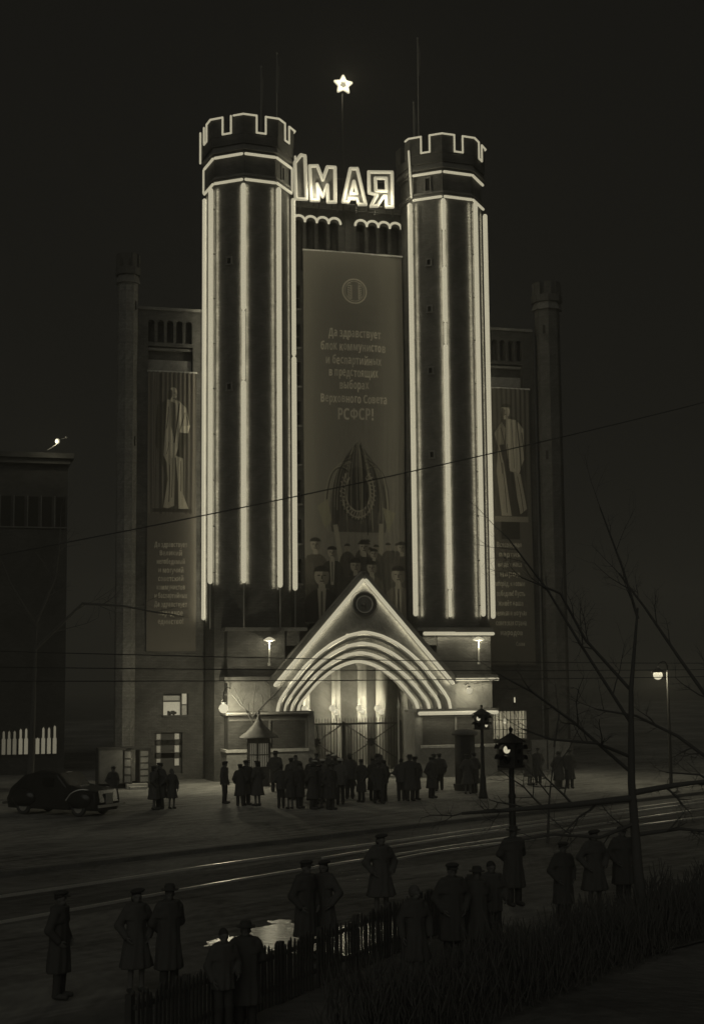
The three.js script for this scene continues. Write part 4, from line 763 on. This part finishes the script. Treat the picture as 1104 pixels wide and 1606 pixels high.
// ---------------------------------------------------------------- picket fence and puddle in the foreground
{
  const a = V(-18.2, -0.12, 53.65), b = V(-9.6, -0.12, 43.88), d = b.clone().sub(a), L = d.length(), n = 119, ang = Math.atan2(-d.z, d.x);
  const f = thing('picket_fence', 'low dark picket fence running from the bottom edge up to the right', 'fence', [a.x, a.y, a.z], ang);
  const kinds = [1.0, 1.03, 0.97, 1.05].map((h) => extrude(poly([[-0.027, 0.06], [0.027, 0.06], [0.027, h - 0.06], [0, h], [-0.027, h - 0.06]]), 0.022, 0));
  for (let i = 0; i < n; i++) {
    if (rnd() < 0.025) continue;
    const m = shadowed(new THREE.Mesh(kinds[Math.floor(rnd() * 4)], M.wood)); m.name = 'picket'; m.position.set((i + 0.5) / n * L, rr(-0.015, 0.015), 0); m.rotation.z = rr(-0.025, 0.025); f.add(m);
  }
  for (let i = 0; i < 9; i++) part('rail', f, [box(L / 9 - 0.02, 0.07, 0.04, (i + 0.5) * L / 9, 0.32, -0.021), box(L / 9 - 0.02, 0.07, 0.04, (i + 0.5) * L / 9, 0.82, -0.021)], M.wood);
  for (let i = 0; i <= 9; i++) part('post', f, box(0.1, 1.0, 0.1, Math.min(L, i * L / 9), 0.5, -0.09), M.wood);
  // clipped bare hedge on the park side
  const hg = thing('hedge', 'dark bare hedge filling the bottom right corner in front of the watchers', 'hedge', [-15.6, -0.14, 54.7], Math.atan2(4.4, 5.4));
  const tw = [];
  for (let i = 0; i < 5200; i++) { const x = rr(0, 17), z = rr(-0.45, 0.45), top = (1.38 + 0.2 * Math.sin(x * 1.9) + 0.12 * Math.sin(x * 4.7 + 1)) * (1 - 0.5 * Math.abs(z)), y = rr(0, top * 0.8), l = rr(0.2, 0.5); tw.push(bar(V(x, y, z), V(x + rr(-0.16, 0.16), Math.min(y + l, top + rr(0, 0.12)), z + rr(-0.16, 0.16)), 0.013, 0.006, 3)); }
  tag(part('twigs', hg, join(tw), std(0.11, { roughness: 0.95 })), null, null, null, 'stuff');
  part('stems', hg, join([...Array(60)].map((_, i) => bar(V(i * 0.285, 0, rr(-0.1, 0.1)), V(i * 0.285 + rr(-0.1, 0.1), 0.9, rr(-0.2, 0.2)), 0.03, 0.02, 5))), std(0.1)).userData.kind = 'stuff';
  // puddle of meltwater lying beyond the fence
  const px = [[-15.75, 44.9], [-15.1, 44.2], [-14.5, 43.6], [-13.9, 42.7], [-13.4, 42.75], [-12.8, 43.4], [-12.2, 43.4], [-11.4, 43.3], [-10.7, 44.2], [-11.3, 44.8], [-12.2, 45.9], [-13.2, 46.7], [-13.9, 46.4], [-14.5, 46.0], [-14.9, 46.1], [-15.3, 45.7]];
  const curve = new THREE.CatmullRomCurve3(px.map(([x, z]) => V(x, 0, z)), true), pts = curve.getPoints(160).map((p, i) => [p.x + 0.16 * Math.sin(i * 0.9) * rr(0.2, 1) + rr(-0.09, 0.09), -(p.z + 0.2 * Math.sin(i * 0.47 + 1) + rr(-0.12, 0.12))]);
  const g = metres(new THREE.ShapeGeometry(poly(pts)).rotateX(-Math.PI / 2).translate(0, -0.094, 0));
  M.water = new THREE.MeshPhysicalMaterial({ color: grey(0.42), map: groundTex, roughnessMap: groundRough, roughness: 0.35, ior: 2.33, bumpMap: groundBump, bumpScale: 0.25, clearcoat: 1, clearcoatRoughness: 0.2 });
  structure('puddle', g, M.water);
}
// ---------------------------------------------------------------- people
function surfaceNet(f, lo, hi, c) { // mesh of f = 0 on a grid of cells c
  const n = [0, 1, 2].map((k) => Math.ceil((hi[k] - lo[k]) / c) + 1), [nx, ny, nz] = n, val = new Float32Array(nx * ny * nz), id = (i, j, k) => i + nx * (j + ny * k);
  for (let k = 0; k < nz; k++) for (let j = 0; j < ny; j++) for (let i = 0; i < nx; i++) val[id(i, j, k)] = f(lo[0] + i * c, lo[1] + j * c, lo[2] + k * c);
  const vert = new Int32Array(nx * ny * nz).fill(-1), pos = [], idx = [];
  const E = [[0, 1], [2, 3], [4, 5], [6, 7], [0, 2], [1, 3], [4, 6], [5, 7], [0, 4], [1, 5], [2, 6], [3, 7]];
  for (let k = 0; k < nz - 1; k++) for (let j = 0; j < ny - 1; j++) for (let i = 0; i < nx - 1; i++) {
    const v = []; let m = 0;
    for (let q = 0; q < 8; q++) { v[q] = val[id(i + (q & 1), j + ((q >> 1) & 1), k + (q >> 2))]; if (v[q] < 0) m |= 1 << q; }
    if (!m || m === 255) continue;
    let x = 0, y = 0, z = 0, w = 0;
    for (const [a, b] of E) if ((v[a] < 0) !== (v[b] < 0)) { const t = v[a] / (v[a] - v[b]); x += (a & 1) + t * ((b & 1) - (a & 1)); y += ((a >> 1) & 1) + t * (((b >> 1) & 1) - ((a >> 1) & 1)); z += (a >> 2) + t * ((b >> 2) - (a >> 2)); w++; }
    vert[id(i, j, k)] = pos.length / 3; pos.push(lo[0] + (i + x / w) * c, lo[1] + (j + y / w) * c, lo[2] + (k + z / w) * c);
  }
  for (let k = 1; k < nz - 1; k++) for (let j = 1; j < ny - 1; j++) for (let i = 1; i < nx - 1; i++) {
    const a = val[id(i, j, k)] < 0;
    [[i + 1, j, k, [0, -1, -1], [0, 0, -1], [0, 0, 0], [0, -1, 0]], [i, j + 1, k, [-1, 0, -1], [-1, 0, 0], [0, 0, 0], [0, 0, -1]], [i, j, k + 1, [-1, -1, 0], [0, -1, 0], [0, 0, 0], [-1, 0, 0]]].forEach(([x, y, z, ...q]) => {
      if ((val[id(x, y, z)] < 0) === a) return;
      const r = q.map(([p, s, t]) => vert[id(i + p, j + s, k + t)]); if (r.some((e) => e < 0)) return;
      if (a) idx.push(r[0], r[1], r[2], r[0], r[2], r[3]); else idx.push(r[0], r[2], r[1], r[0], r[3], r[2]);
    });
  }
  const g = new THREE.BufferGeometry(); g.setAttribute('position', new THREE.Float32BufferAttribute(pos, 3)); g.setIndex(idx); g.computeVertexNormals();
  g.setAttribute('uv', new THREE.Float32BufferAttribute(new Float32Array(pos.length / 3 * 2), 2));
  return g;
}
const cap = (ax, ay, az, bx, by, bz, ra, rb) => { const dx = bx - ax, dy = by - ay, dz = bz - az, l = dx * dx + dy * dy + dz * dz; return (x, y, z) => { const t = Math.max(0, Math.min(1, ((x - ax) * dx + (y - ay) * dy + (z - az) * dz) / l)); return Math.hypot(x - ax - dx * t, y - ay - dy * t, z - az - dz * t) - ra - (rb - ra) * t; }; };
const ell = (cx, cy, cz, rx, ry, rz) => (x, y, z) => { const a = (x - cx) / rx, b = (y - cy) / ry, c = (z - cz) / rz, k = Math.hypot(a, b, c), g = Math.hypot(a / rx, b / ry, c / rz) || 1e-6; return k * (k - 1) / g; };
const blend = (list, k) => (x, y, z) => { let d = list[0](x, y, z); for (let i = 1; i < list.length; i++) { const e = list[i](x, y, z), h = Math.max(0, k - Math.abs(d - e)) / k; d = Math.min(d, e) - h * h * k * 0.25; } return d; };
// a person about 1.72 m tall facing +z; pose gives wrists, elbows, ankles and the turn of the head
function makePerson(o) {
  const p = new THREE.Group();
  const sh = o.slim ? 0.165 : 0.19, hip = 0.085;
  const A = o.arms ?? [[[0.26, 1.13, -0.03], [0.25, 0.88, 0.07]], [[-0.26, 1.13, -0.03], [-0.25, 0.88, 0.07]]];
  const Fe = o.feet ?? [[0.1, 0.08, 0.0], [-0.1, 0.08, 0.02]], Kn = Fe.map(([x, , z], i) => [x * 0.95, 0.49, z * 0.6 + 0.02]);
  const ht = (o.headTurn ?? 0) * D, lean = o.lean ?? 0;
  const limbs = [];
  for (const i of [0, 1]) {
    const s = i ? -1 : 1, [e, w] = A[i];
    limbs.push(cap(s * sh, 1.4, lean, ...e, 0.056, 0.042), cap(...e, ...w, 0.042, 0.03));
    limbs.push(cap(s * hip, 0.92, 0, ...Kn[i], 0.088, 0.058), cap(...Kn[i], Fe[i][0], 0.1, Fe[i][2] - 0.01, 0.056, 0.04), cap(Fe[i][0], 0.05, Fe[i][2] - 0.03, Fe[i][0] * 1.15, 0.035, Fe[i][2] + 0.15, 0.042, 0.034));
  }
  const torso = blend([ell(0, 1.28, lean * 0.6, sh + 0.0, 0.22, 0.125), ell(0, 1.02, 0, 0.155, 0.2, 0.115), ...limbs, cap(0, 1.4, lean, 0, 1.54, lean + 0.012, 0.058, 0.052)], 0.06);
  const gs = [surfaceNet(torso, [-0.62, -0.02, -0.3], [0.62, 1.55, 0.62], 0.02)];
  // head: skull, jaw, nose, ears, brow, lips, eyes
  const hz = lean + 0.025, hy = 1.61;
  const hd = blend([ell(0, hy + 0.02, -0.01, 0.074, 0.1, 0.09), ell(0, hy - 0.055, 0.02, 0.055, 0.06, 0.06), cap(0, hy + 0.012, 0.078, 0, hy - 0.024, 0.098, 0.009, 0.014), ell(0.076, hy - 0.01, -0.01, 0.012, 0.03, 0.018), ell(-0.076, hy - 0.01, -0.01, 0.012, 0.03, 0.018), cap(-0.04, hy + 0.026, 0.07, 0.04, hy + 0.026, 0.07, 0.01, 0.01), cap(-0.02, hy - 0.055, 0.078, 0.02, hy - 0.055, 0.078, 0.007, 0.007), ell(0.03, hy + 0.006, 0.068, 0.013, 0.01, 0.012), ell(-0.03, hy + 0.006, 0.068, 0.013, 0.01, 0.012), cap(0, 1.47, -0.03, 0, 1.56, -0.015, 0.054, 0.05)], 0.02);
  const head = surfaceNet(hd, [-0.1, 1.46, -0.12], [0.1, 1.74, 0.13], 0.008); head.rotateY(ht); head.translate(0, 0, hz); gs.push(head);
  // hands with four fingers and a thumb, slightly curled
  for (const i of [0, 1]) {
    const s = i ? -1 : 1, [e, w] = A[i], d = V(...w).sub(V(...e)).normalize();
    const q = new THREE.Quaternion().setFromUnitVectors(V(0, -1, 0), d), fs = [ell(0, -0.05, 0, 0.016, 0.052, 0.042), cap(0, 0.02, 0, 0, -0.02, 0, 0.028, 0.025)];
    [[0.03, 0.068], [0.01, 0.078], [-0.01, 0.073], [-0.028, 0.056]].forEach(([z, l]) => { fs.push(cap(0, -0.088, z, -s * 0.012, -0.088 - l * 0.55, z, 0.0095, 0.009), cap(-s * 0.012, -0.088 - l * 0.55, z, -s * 0.034, -0.088 - l * 0.95, z, 0.009, 0.0075)); });
    fs.push(cap(0, -0.025, 0.03, -s * 0.015, -0.06, 0.062, 0.013, 0.011), cap(-s * 0.015, -0.06, 0.062, -s * 0.03, -0.092, 0.066, 0.011, 0.0085));
    const h = surfaceNet(blend(fs, 0.008), [-0.07, -0.19, -0.06], [0.07, 0.06, 0.09], 0.0055); h.applyQuaternion(q); h.translate(...w); gs.push(h);
  }
  const body = part('body', p, mergeGeometries(gs), std(0.16)); body.name = 'body';
  // trousers or stockings, shoes
  const leg = []; for (const i of [0, 1]) { const s = i ? -1 : 1; leg.push(cap(s * hip, 0.93, 0, ...Kn[i], 0.105, 0.08), cap(...Kn[i], Fe[i][0], 0.1, Fe[i][2] - 0.01, 0.08, 0.072)); }
  if (!o.skirt) part('trousers', p, surfaceNet(blend([...leg, ell(0, 0.98, 0, 0.17, 0.14, 0.13)], 0.04), [-0.4, 0.05, -0.3], [0.4, 1.12, 0.3], 0.02), std(0.06));
  part('shoes', p, join([0, 1].map((i) => surfaceNet(cap(Fe[i][0], 0.055, Fe[i][2] - 0.04, Fe[i][0] * 1.15, 0.045, Fe[i][2] + 0.17, 0.055, 0.046), [Fe[i][0] - 0.15, -0.02, Fe[i][2] - 0.2], [Fe[i][0] + 0.15, 0.14, Fe[i][2] + 0.3], 0.016))), M.dark);
  // coat
  const hem = o.hem ?? 0.5, flare = o.flare ?? 0.24, cs = [];
  const skirt = (x, y, z) => {
    const t = Math.max(0, Math.min(1, (1.42 - y) / (1.42 - hem))), top = y > 1.22 ? sh + 0.05 - Math.max(0, (y - 1.3)) * 0.75 : 0;
    const waist = (o.slim ? 0.165 : 0.195), rx = y > 1.05 ? Math.max(waist, waist + (top - waist) * Math.min(1, (y - 1.05) / 0.17)) : waist + (flare - waist) * (1.05 - y) / (1.05 - hem), rz = y > 1.05 ? 0.15 : 0.15 + (flare * 0.78 - 0.15) * (1.05 - y) / (1.05 - hem);
    const a = Math.atan2(z, x), fold = 0.012 * t * Math.sin(a * 9 + y * 3) + 0.006 * Math.sin(a * 5 - y * 11);
    const cz = lean * Math.max(0, (y - 0.9) / 0.5), q = Math.hypot(x / rx, (z - cz) / rz);
    return Math.max((q - 1) * Math.min(rx, rz) - fold, hem - y, y - 1.5);
  };
  cs.push(skirt);
  for (const i of [0, 1]) { const s = i ? -1 : 1, [e, w] = A[i], wr = V(...e).lerp(V(...w), 0.95); cs.push(cap(s * (sh - 0.01), 1.39, lean, ...e, 0.085, 0.072), cap(...e, wr.x, wr.y, wr.z, 0.072, 0.058)); }
  cs.push(cap(-0.05, 1.475, lean - 0.03, 0.05, 1.475, lean - 0.03, 0.06, 0.06), ell(0, 1.49, lean + 0.0, 0.085, 0.05, 0.085));
  part('coat', p, surfaceNet(blend(cs, 0.035), [-0.62, hem - 0.04, -0.36], [0.62, 1.56, 0.62], 0.02), std((o.coat ?? 0.03) * 2.9, { roughness: 0.95 }));
  // hat, scarf or hair
  const rot = (g) => { g.rotateY(ht); return g.translate(0, 0, hz); };
  const hair = part('hair', p, rot(new THREE.SphereGeometry(1, 18, 12, 0, 7, 0, 1.75).scale(0.083, 0.105, 0.098).rotateX(-0.35).translate(0, hy + 0.035, -0.02)), std(o.hairV ?? 0.03));
  if (o.long) part('hair', p, rot(ell2(0.085, 0.1, 0.075, 0, hy - 0.03, -0.05)), std(0.03));
  if (o.hat === 'cap') part('cap', p, [rot(new THREE.SphereGeometry(1, 20, 10).scale(0.118, 0.05, 0.128).rotateX(-0.1).translate(0, hy + 0.105, 0.0)), rot(cyl(0.088, 0.094, 0.05, 0, hy + 0.055, -0.005, 20)), rot(new THREE.SphereGeometry(1, 16, 8).scale(0.075, 0.012, 0.06).rotateX(0.25).translate(0, hy + 0.06, 0.11))], std(o.hatV ?? 0.06));
  if (o.hat === 'fedora') part('hat', p, [rot(new THREE.LatheGeometry([[0.16, 0.07], [0.165, 0.085], [0.1, 0.075], [0.098, 0.13], [0.08, 0.17], [0.03, 0.16], [0, 0.155]].map(([a, b]) => new THREE.Vector2(a, b)), 24).scale(0.95, 1, 1.1).translate(0, hy - 0.005, -0.005))], std(o.hatV ?? 0.06));
  if (o.hat === 'scarf') part('headscarf', p, [rot(ell2(0.094, 0.118, 0.105, 0, hy + 0.03, -0.025)), rot(new THREE.ConeGeometry(0.08, 0.18, 12).rotateX(-0.2).translate(0, hy - 0.12, -0.09))], std(o.hatV ?? 0.06));
  if (o.hat === 'beret') part('beret', p, rot(new THREE.SphereGeometry(1, 20, 10).scale(0.125, 0.045, 0.125).rotateZ(0.15).translate(0.015, hy + 0.1, -0.015)), std(o.hatV ?? 0.05));
  p.traverse((m) => { if (m.isMesh) m.castShadow = m.receiveShadow = true; });
  return p;
}
function ell2(rx, ry, rz, x, y, z) { return new THREE.SphereGeometry(1, 18, 12).scale(rx, ry, rz).translate(x, y, z); }
const pocket = [[[0.29, 1.14, -0.05], [0.2, 0.95, 0.09]], [[-0.29, 1.14, -0.05], [-0.2, 0.95, 0.09]]];
const behind = [[[0.27, 1.14, -0.1], [0.05, 0.98, -0.2]], [[-0.27, 1.14, -0.1], [-0.05, 0.95, -0.2]]];
const walking = [[[0.26, 1.13, -0.08], [0.25, 0.9, -0.03]], [[-0.26, 1.13, 0.03], [-0.24, 0.92, 0.14]]];
const KIND = {
  coatCap: makePerson({ hat: 'cap', hem: 0.42, flare: 0.25, arms: pocket, coat: 0.028 }),
  jacketCap: makePerson({ hat: 'cap', hem: 0.78, flare: 0.215, coat: 0.035, legs: 0.03, headTurn: 20 }),
  fedora: makePerson({ hat: 'fedora', hem: 0.4, flare: 0.26, arms: behind, coat: 0.03, headTurn: -15 }),
  woman: makePerson({ hat: 'beret', hem: 0.42, flare: 0.29, slim: true, skirt: true, long: true, coat: 0.035, arms: pocket }),
  scarf: makePerson({ hat: 'scarf', hatV: 0.12, hem: 0.46, flare: 0.27, slim: true, skirt: true, coat: 0.03, headTurn: 25 }),
  pale: makePerson({ hat: 'cap', hatV: 0.6, hem: 0.74, flare: 0.22, coat: 0.05, headTurn: -30, arms: walking, feet: [[0.1, 0.08, -0.12], [-0.09, 0.08, 0.16]] }),
  whiteCap: makePerson({ hat: 'beret', hatV: 0.65, hem: 0.5, flare: 0.26, slim: true, skirt: true, coat: 0.03, headTurn: 40 }),
  walker: makePerson({ hat: 'cap', hem: 0.55, flare: 0.24, arms: walking, coat: 0.028, feet: [[0.1, 0.08, 0.2], [-0.1, 0.08, -0.2]], lean: 0.03 }),
  bare: makePerson({ hem: 0.76, flare: 0.21, coat: 0.035, hairV: 0.05, arms: [[[0.27, 1.13, 0], [0.2, 1.02, 0.2]], [[-0.27, 1.14, -0.04], [-0.22, 0.92, 0.08]]] }),
};
const crowd = 'people crowding before the iron gate';
const people = [ // kind, x, z, turn in degrees, size, label, group
  ['jacketCap', -9.41, 13.9, 60, 0.99, 'slender person standing alone before the left plinth, far left of the crowd'],
  ['coatCap', -9.02, 15.3, 175, 0.96, 'shorter left man of the pair in front of the kiosk, back turned'],
  ['coatCap', -8.72, 15.0, 160, 1.02, 'capped man between the two others in front of the kiosk'],
  ['woman', -8.36, 15.6, -150, 1.03, 'stout person at the right of the group in front of the kiosk'],
  ['fedora', -6.08, 8.8, 150, 1.03, 'person in long coat and hat standing behind, right of the kiosk'],
  ['bare', -7.7, 17.0, 170, 0.98, 'bareheaded person at the left edge of the crowd, right of the kiosk'],
  ['scarf', -7.42, 17.4, 190, 0.95, 'headscarfed person close beside the bareheaded one at the crowd edge'],
  ['coatCap', -7.0, 17.2, 185, 1.0, 'dark coated person in the crowd before the gate', crowd], ['fedora', -6.6, 17.8, 170, 1.02, 'dark coated person in the crowd before the gate', crowd],
  ['woman', -6.25, 17.4, 200, 1.0, 'dark coated person in the crowd before the gate', crowd], ['coatCap', -6.0, 18.2, 180, 1.02, 'dark coated person in the crowd before the gate', crowd],
  ['whiteCap', -6.0, 15.8, 160, 1.03, 'woman with a pale beret in the left part of the crowd'],
  ['pale', -5.35, 14.6, 210, 1.02, 'man with a white cap turned aside, second pale head of the crowd'],
  ['scarf', -5.6, 13.6, 170, 1.0, 'dark coated person in the crowd before the gate', crowd], ['jacketCap', -6.4, 13.2, 180, 1.02, 'dark coated person in the crowd before the gate', crowd],
  ['pale', -5.03, 16.2, 20, 1.04, 'striding man with a white cap facing the street in the middle of the crowd'],
  ['walker', -4.45, 13.2, 185, 1.03, 'dark coated person in the crowd before the gate', crowd], ['jacketCap', -3.93, 13.7, 170, 1.03, 'man in jacket with legs apart, seen against the lit pavement'],
  ['woman', -4.2, 11.2, 180, 1.03, 'dark coated person in the crowd before the gate', crowd], ['coatCap', -3.5, 12.2, 190, 1.03, 'dark coated person in the crowd before the gate', crowd],
  ['coatCap', -3.2, 14.7, 175, 1.03, 'dark coated person in the crowd before the gate', crowd], ['fedora', -2.85, 14.2, 165, 1.05, 'dark coated person in the crowd before the gate', crowd],
  ['jacketCap', -2.95, 15.5, 195, 1.0, 'dark coated person in the crowd before the gate', crowd], ['scarf', -2.4, 13.2, 180, 1.04, 'dark coated person in the crowd before the gate', crowd],
  ['walker', -3.4, 16.2, 180, 0.98, 'dark coated person in the crowd before the gate', crowd], ['bare', -2.2, 15.5, 20, 1.02, 'bareheaded person facing the street near the right end of the crowd'],
  ['coatCap', -4.6, 10.6, 175, 1.02, 'dark coated person in the crowd before the gate', crowd], 
  ['whiteCap', -3.7, 10.2, 170, 1.0, 'woman with a pale beret right before the middle of the gate'], 
   
  ['coatCap', -3.9, 15.4, 180, 1.0, 'dark coated person in the crowd before the gate', crowd], ['bare', -5.9, 12.0, 185, 1.03, 'dark coated person in the crowd before the gate', crowd],
  ['fedora', -1.85, 15.6, 180, 1.1, 'tall man in long dark coat at the right end of the crowd'], ['coatCap', -1.5, 15.2, 170, 1.02, 'man tight beside the tall man at the right end of the crowd'],
  ['coatCap', -0.55, 14.6, 150, 0.98, 'long coated man at the left of the three right of the crowd'],
  ['jacketCap', 0.75, 11.2, 185, 0.97, 'capped man in the middle of the three right of the crowd'], ['jacketCap', 1.2, 10.6, 160, 0.96, 'man at the right of the three, beside the poster column'],
  ['woman', 1.62, 13.2, 20, 0.97, 'blurred dark person leaning by the poster column, left one'], ['coatCap', 2.05, 12.9, -30, 0.99, 'dark person by the foot of the poster column, right one'],
  ['woman', 6.15, 9.4, 150, 0.96, 'left person of the pair beneath the barred window'], ['coatCap', 6.55, 9.5, 200, 0.97, 'right person of the pair beneath the barred window'],
  ['fedora', 6.5, 12.0, 160, 0.98, 'left person of the farthest right pair on the pavement'], ['coatCap', 7.05, 12.0, 190, 1.0, 'right person of the farthest right pair on the pavement'],
  ['woman', -12.6, 15.7, 100, 0.97, 'bulky left person of the pair by the dark panelled door'], ['coatCap', -12.3, 15.4, -120, 1.02, 'taller person behind the pair by the dark panelled door'], ['scarf', -11.84, 15.4, 170, 0.9, 'small person at the right of the pair by the panelled door'],
  ['coatCap', -13.9, 12.8, 160, 0.92, 'dark person standing beside the glazed booth'],
  ['coatCap', -18.86, 48.85, 120, 1.02, 'leftmost dark pedestrian in the foreground'], ['woman', -17.57, 48.84, 170, 1.02, 'second pedestrian from the left in the foreground'], ['fedora', -17.05, 49.1, 165, 1.02, 'third pedestrian from the left, elbow out, by the rails'],
  ['coatCap', -14.14, 47.0, 150, 1.03, 'left one of the close pair before the puddle'], ['woman', -13.68, 46.6, -140, 1.04, 'right one of the close pair before the puddle'],
  ['woman', -11.29, 42.5, 175, 1.03, 'woman in a flared long coat standing alone at the rail'],
  ['bare', -16.72, 52.3, 170, 0.93, 'small person with head just above the fence, left of the puddle'], ['fedora', -16.3, 51.9, 190, 0.9, 'broad dark figure at the fence right of the small person'],
  ['scarf', -12.92, 49.9, 180, 1.0, 'low dark head among the watchers behind the fence, first from the left'], ['coatCap', -11.65, 48.25, 180, 1.02, 'broad hatted watcher at the fence, second from the left'],
  ['fedora', -11.07, 48.0, 180, 0.99, 'watcher half hidden left of the round headed one'], ['bare', -10.47, 47.2, 180, 1.0, 'round headed watcher left of the near lantern post'],
  ['fedora', -7.94, 42.1, 175, 1.05, 'tall person in front of the near lantern post'], ['coatCap', -7.89, 44.8, 170, 1.0, 'watcher right of the near lantern post'],
  ['woman', -6.41, 43.2, 180, 1.0, 'watcher left of the big tree trunk'], ['coatCap', -5.35, 42.5, 180, 1.02, 'watcher beside the big tree trunk'],
];
const ordinal = ['first', 'second', 'third', 'fourth', 'fifth', 'sixth', 'seventh', 'eighth', 'ninth', 'tenth', 'eleventh', 'twelfth'];
const look = { coatCap: 'capped figure in a long coat', fedora: 'hatted man in a long coat', woman: 'woman in a flared coat and beret', scarf: 'woman in a headscarf', jacketCap: 'capped man in a short jacket', walker: 'capped man in mid step', bare: 'bareheaded person' };
for (const [row, lo, hi] of [['front', 15.5, 99], ['middle', 13.15, 15.5], ['back', 0, 13.15]]) people.filter((p) => p[6] && p[2] >= lo && p[2] < hi).sort((a, b) => a[1] - b[1]).forEach((p, i) => { p[5] = `${look[p[0]]}, ${ordinal[i]} from left, ${row} row of the gate crowd`; });
const first = new Set();
for (const [kind, x, z, turn, s, label, grp] of people) {
  const src = KIND[kind], o = first.has(kind) ? src.clone() : src; first.add(kind);
  o.name = numbered('person'); o.position.set(x, z > 27 && z < 44 ? -0.12 : z >= 44 ? -0.1 : 0.0, z); o.rotation.y = turn * D; const wd = rr(0.9, 1.16); const tall = rr(0.97, 1.03); for (const m of o.children) m.scale.set(wd, tall, wd); o.scale.setScalar(s); if (grp) o.rotation.y += rr(-0.9, 0.9);
  o.userData = { label, category: 'person' }; if (grp) o.userData.group = grp;
  scene.add(o);
}

renderer.render(scene, camera);
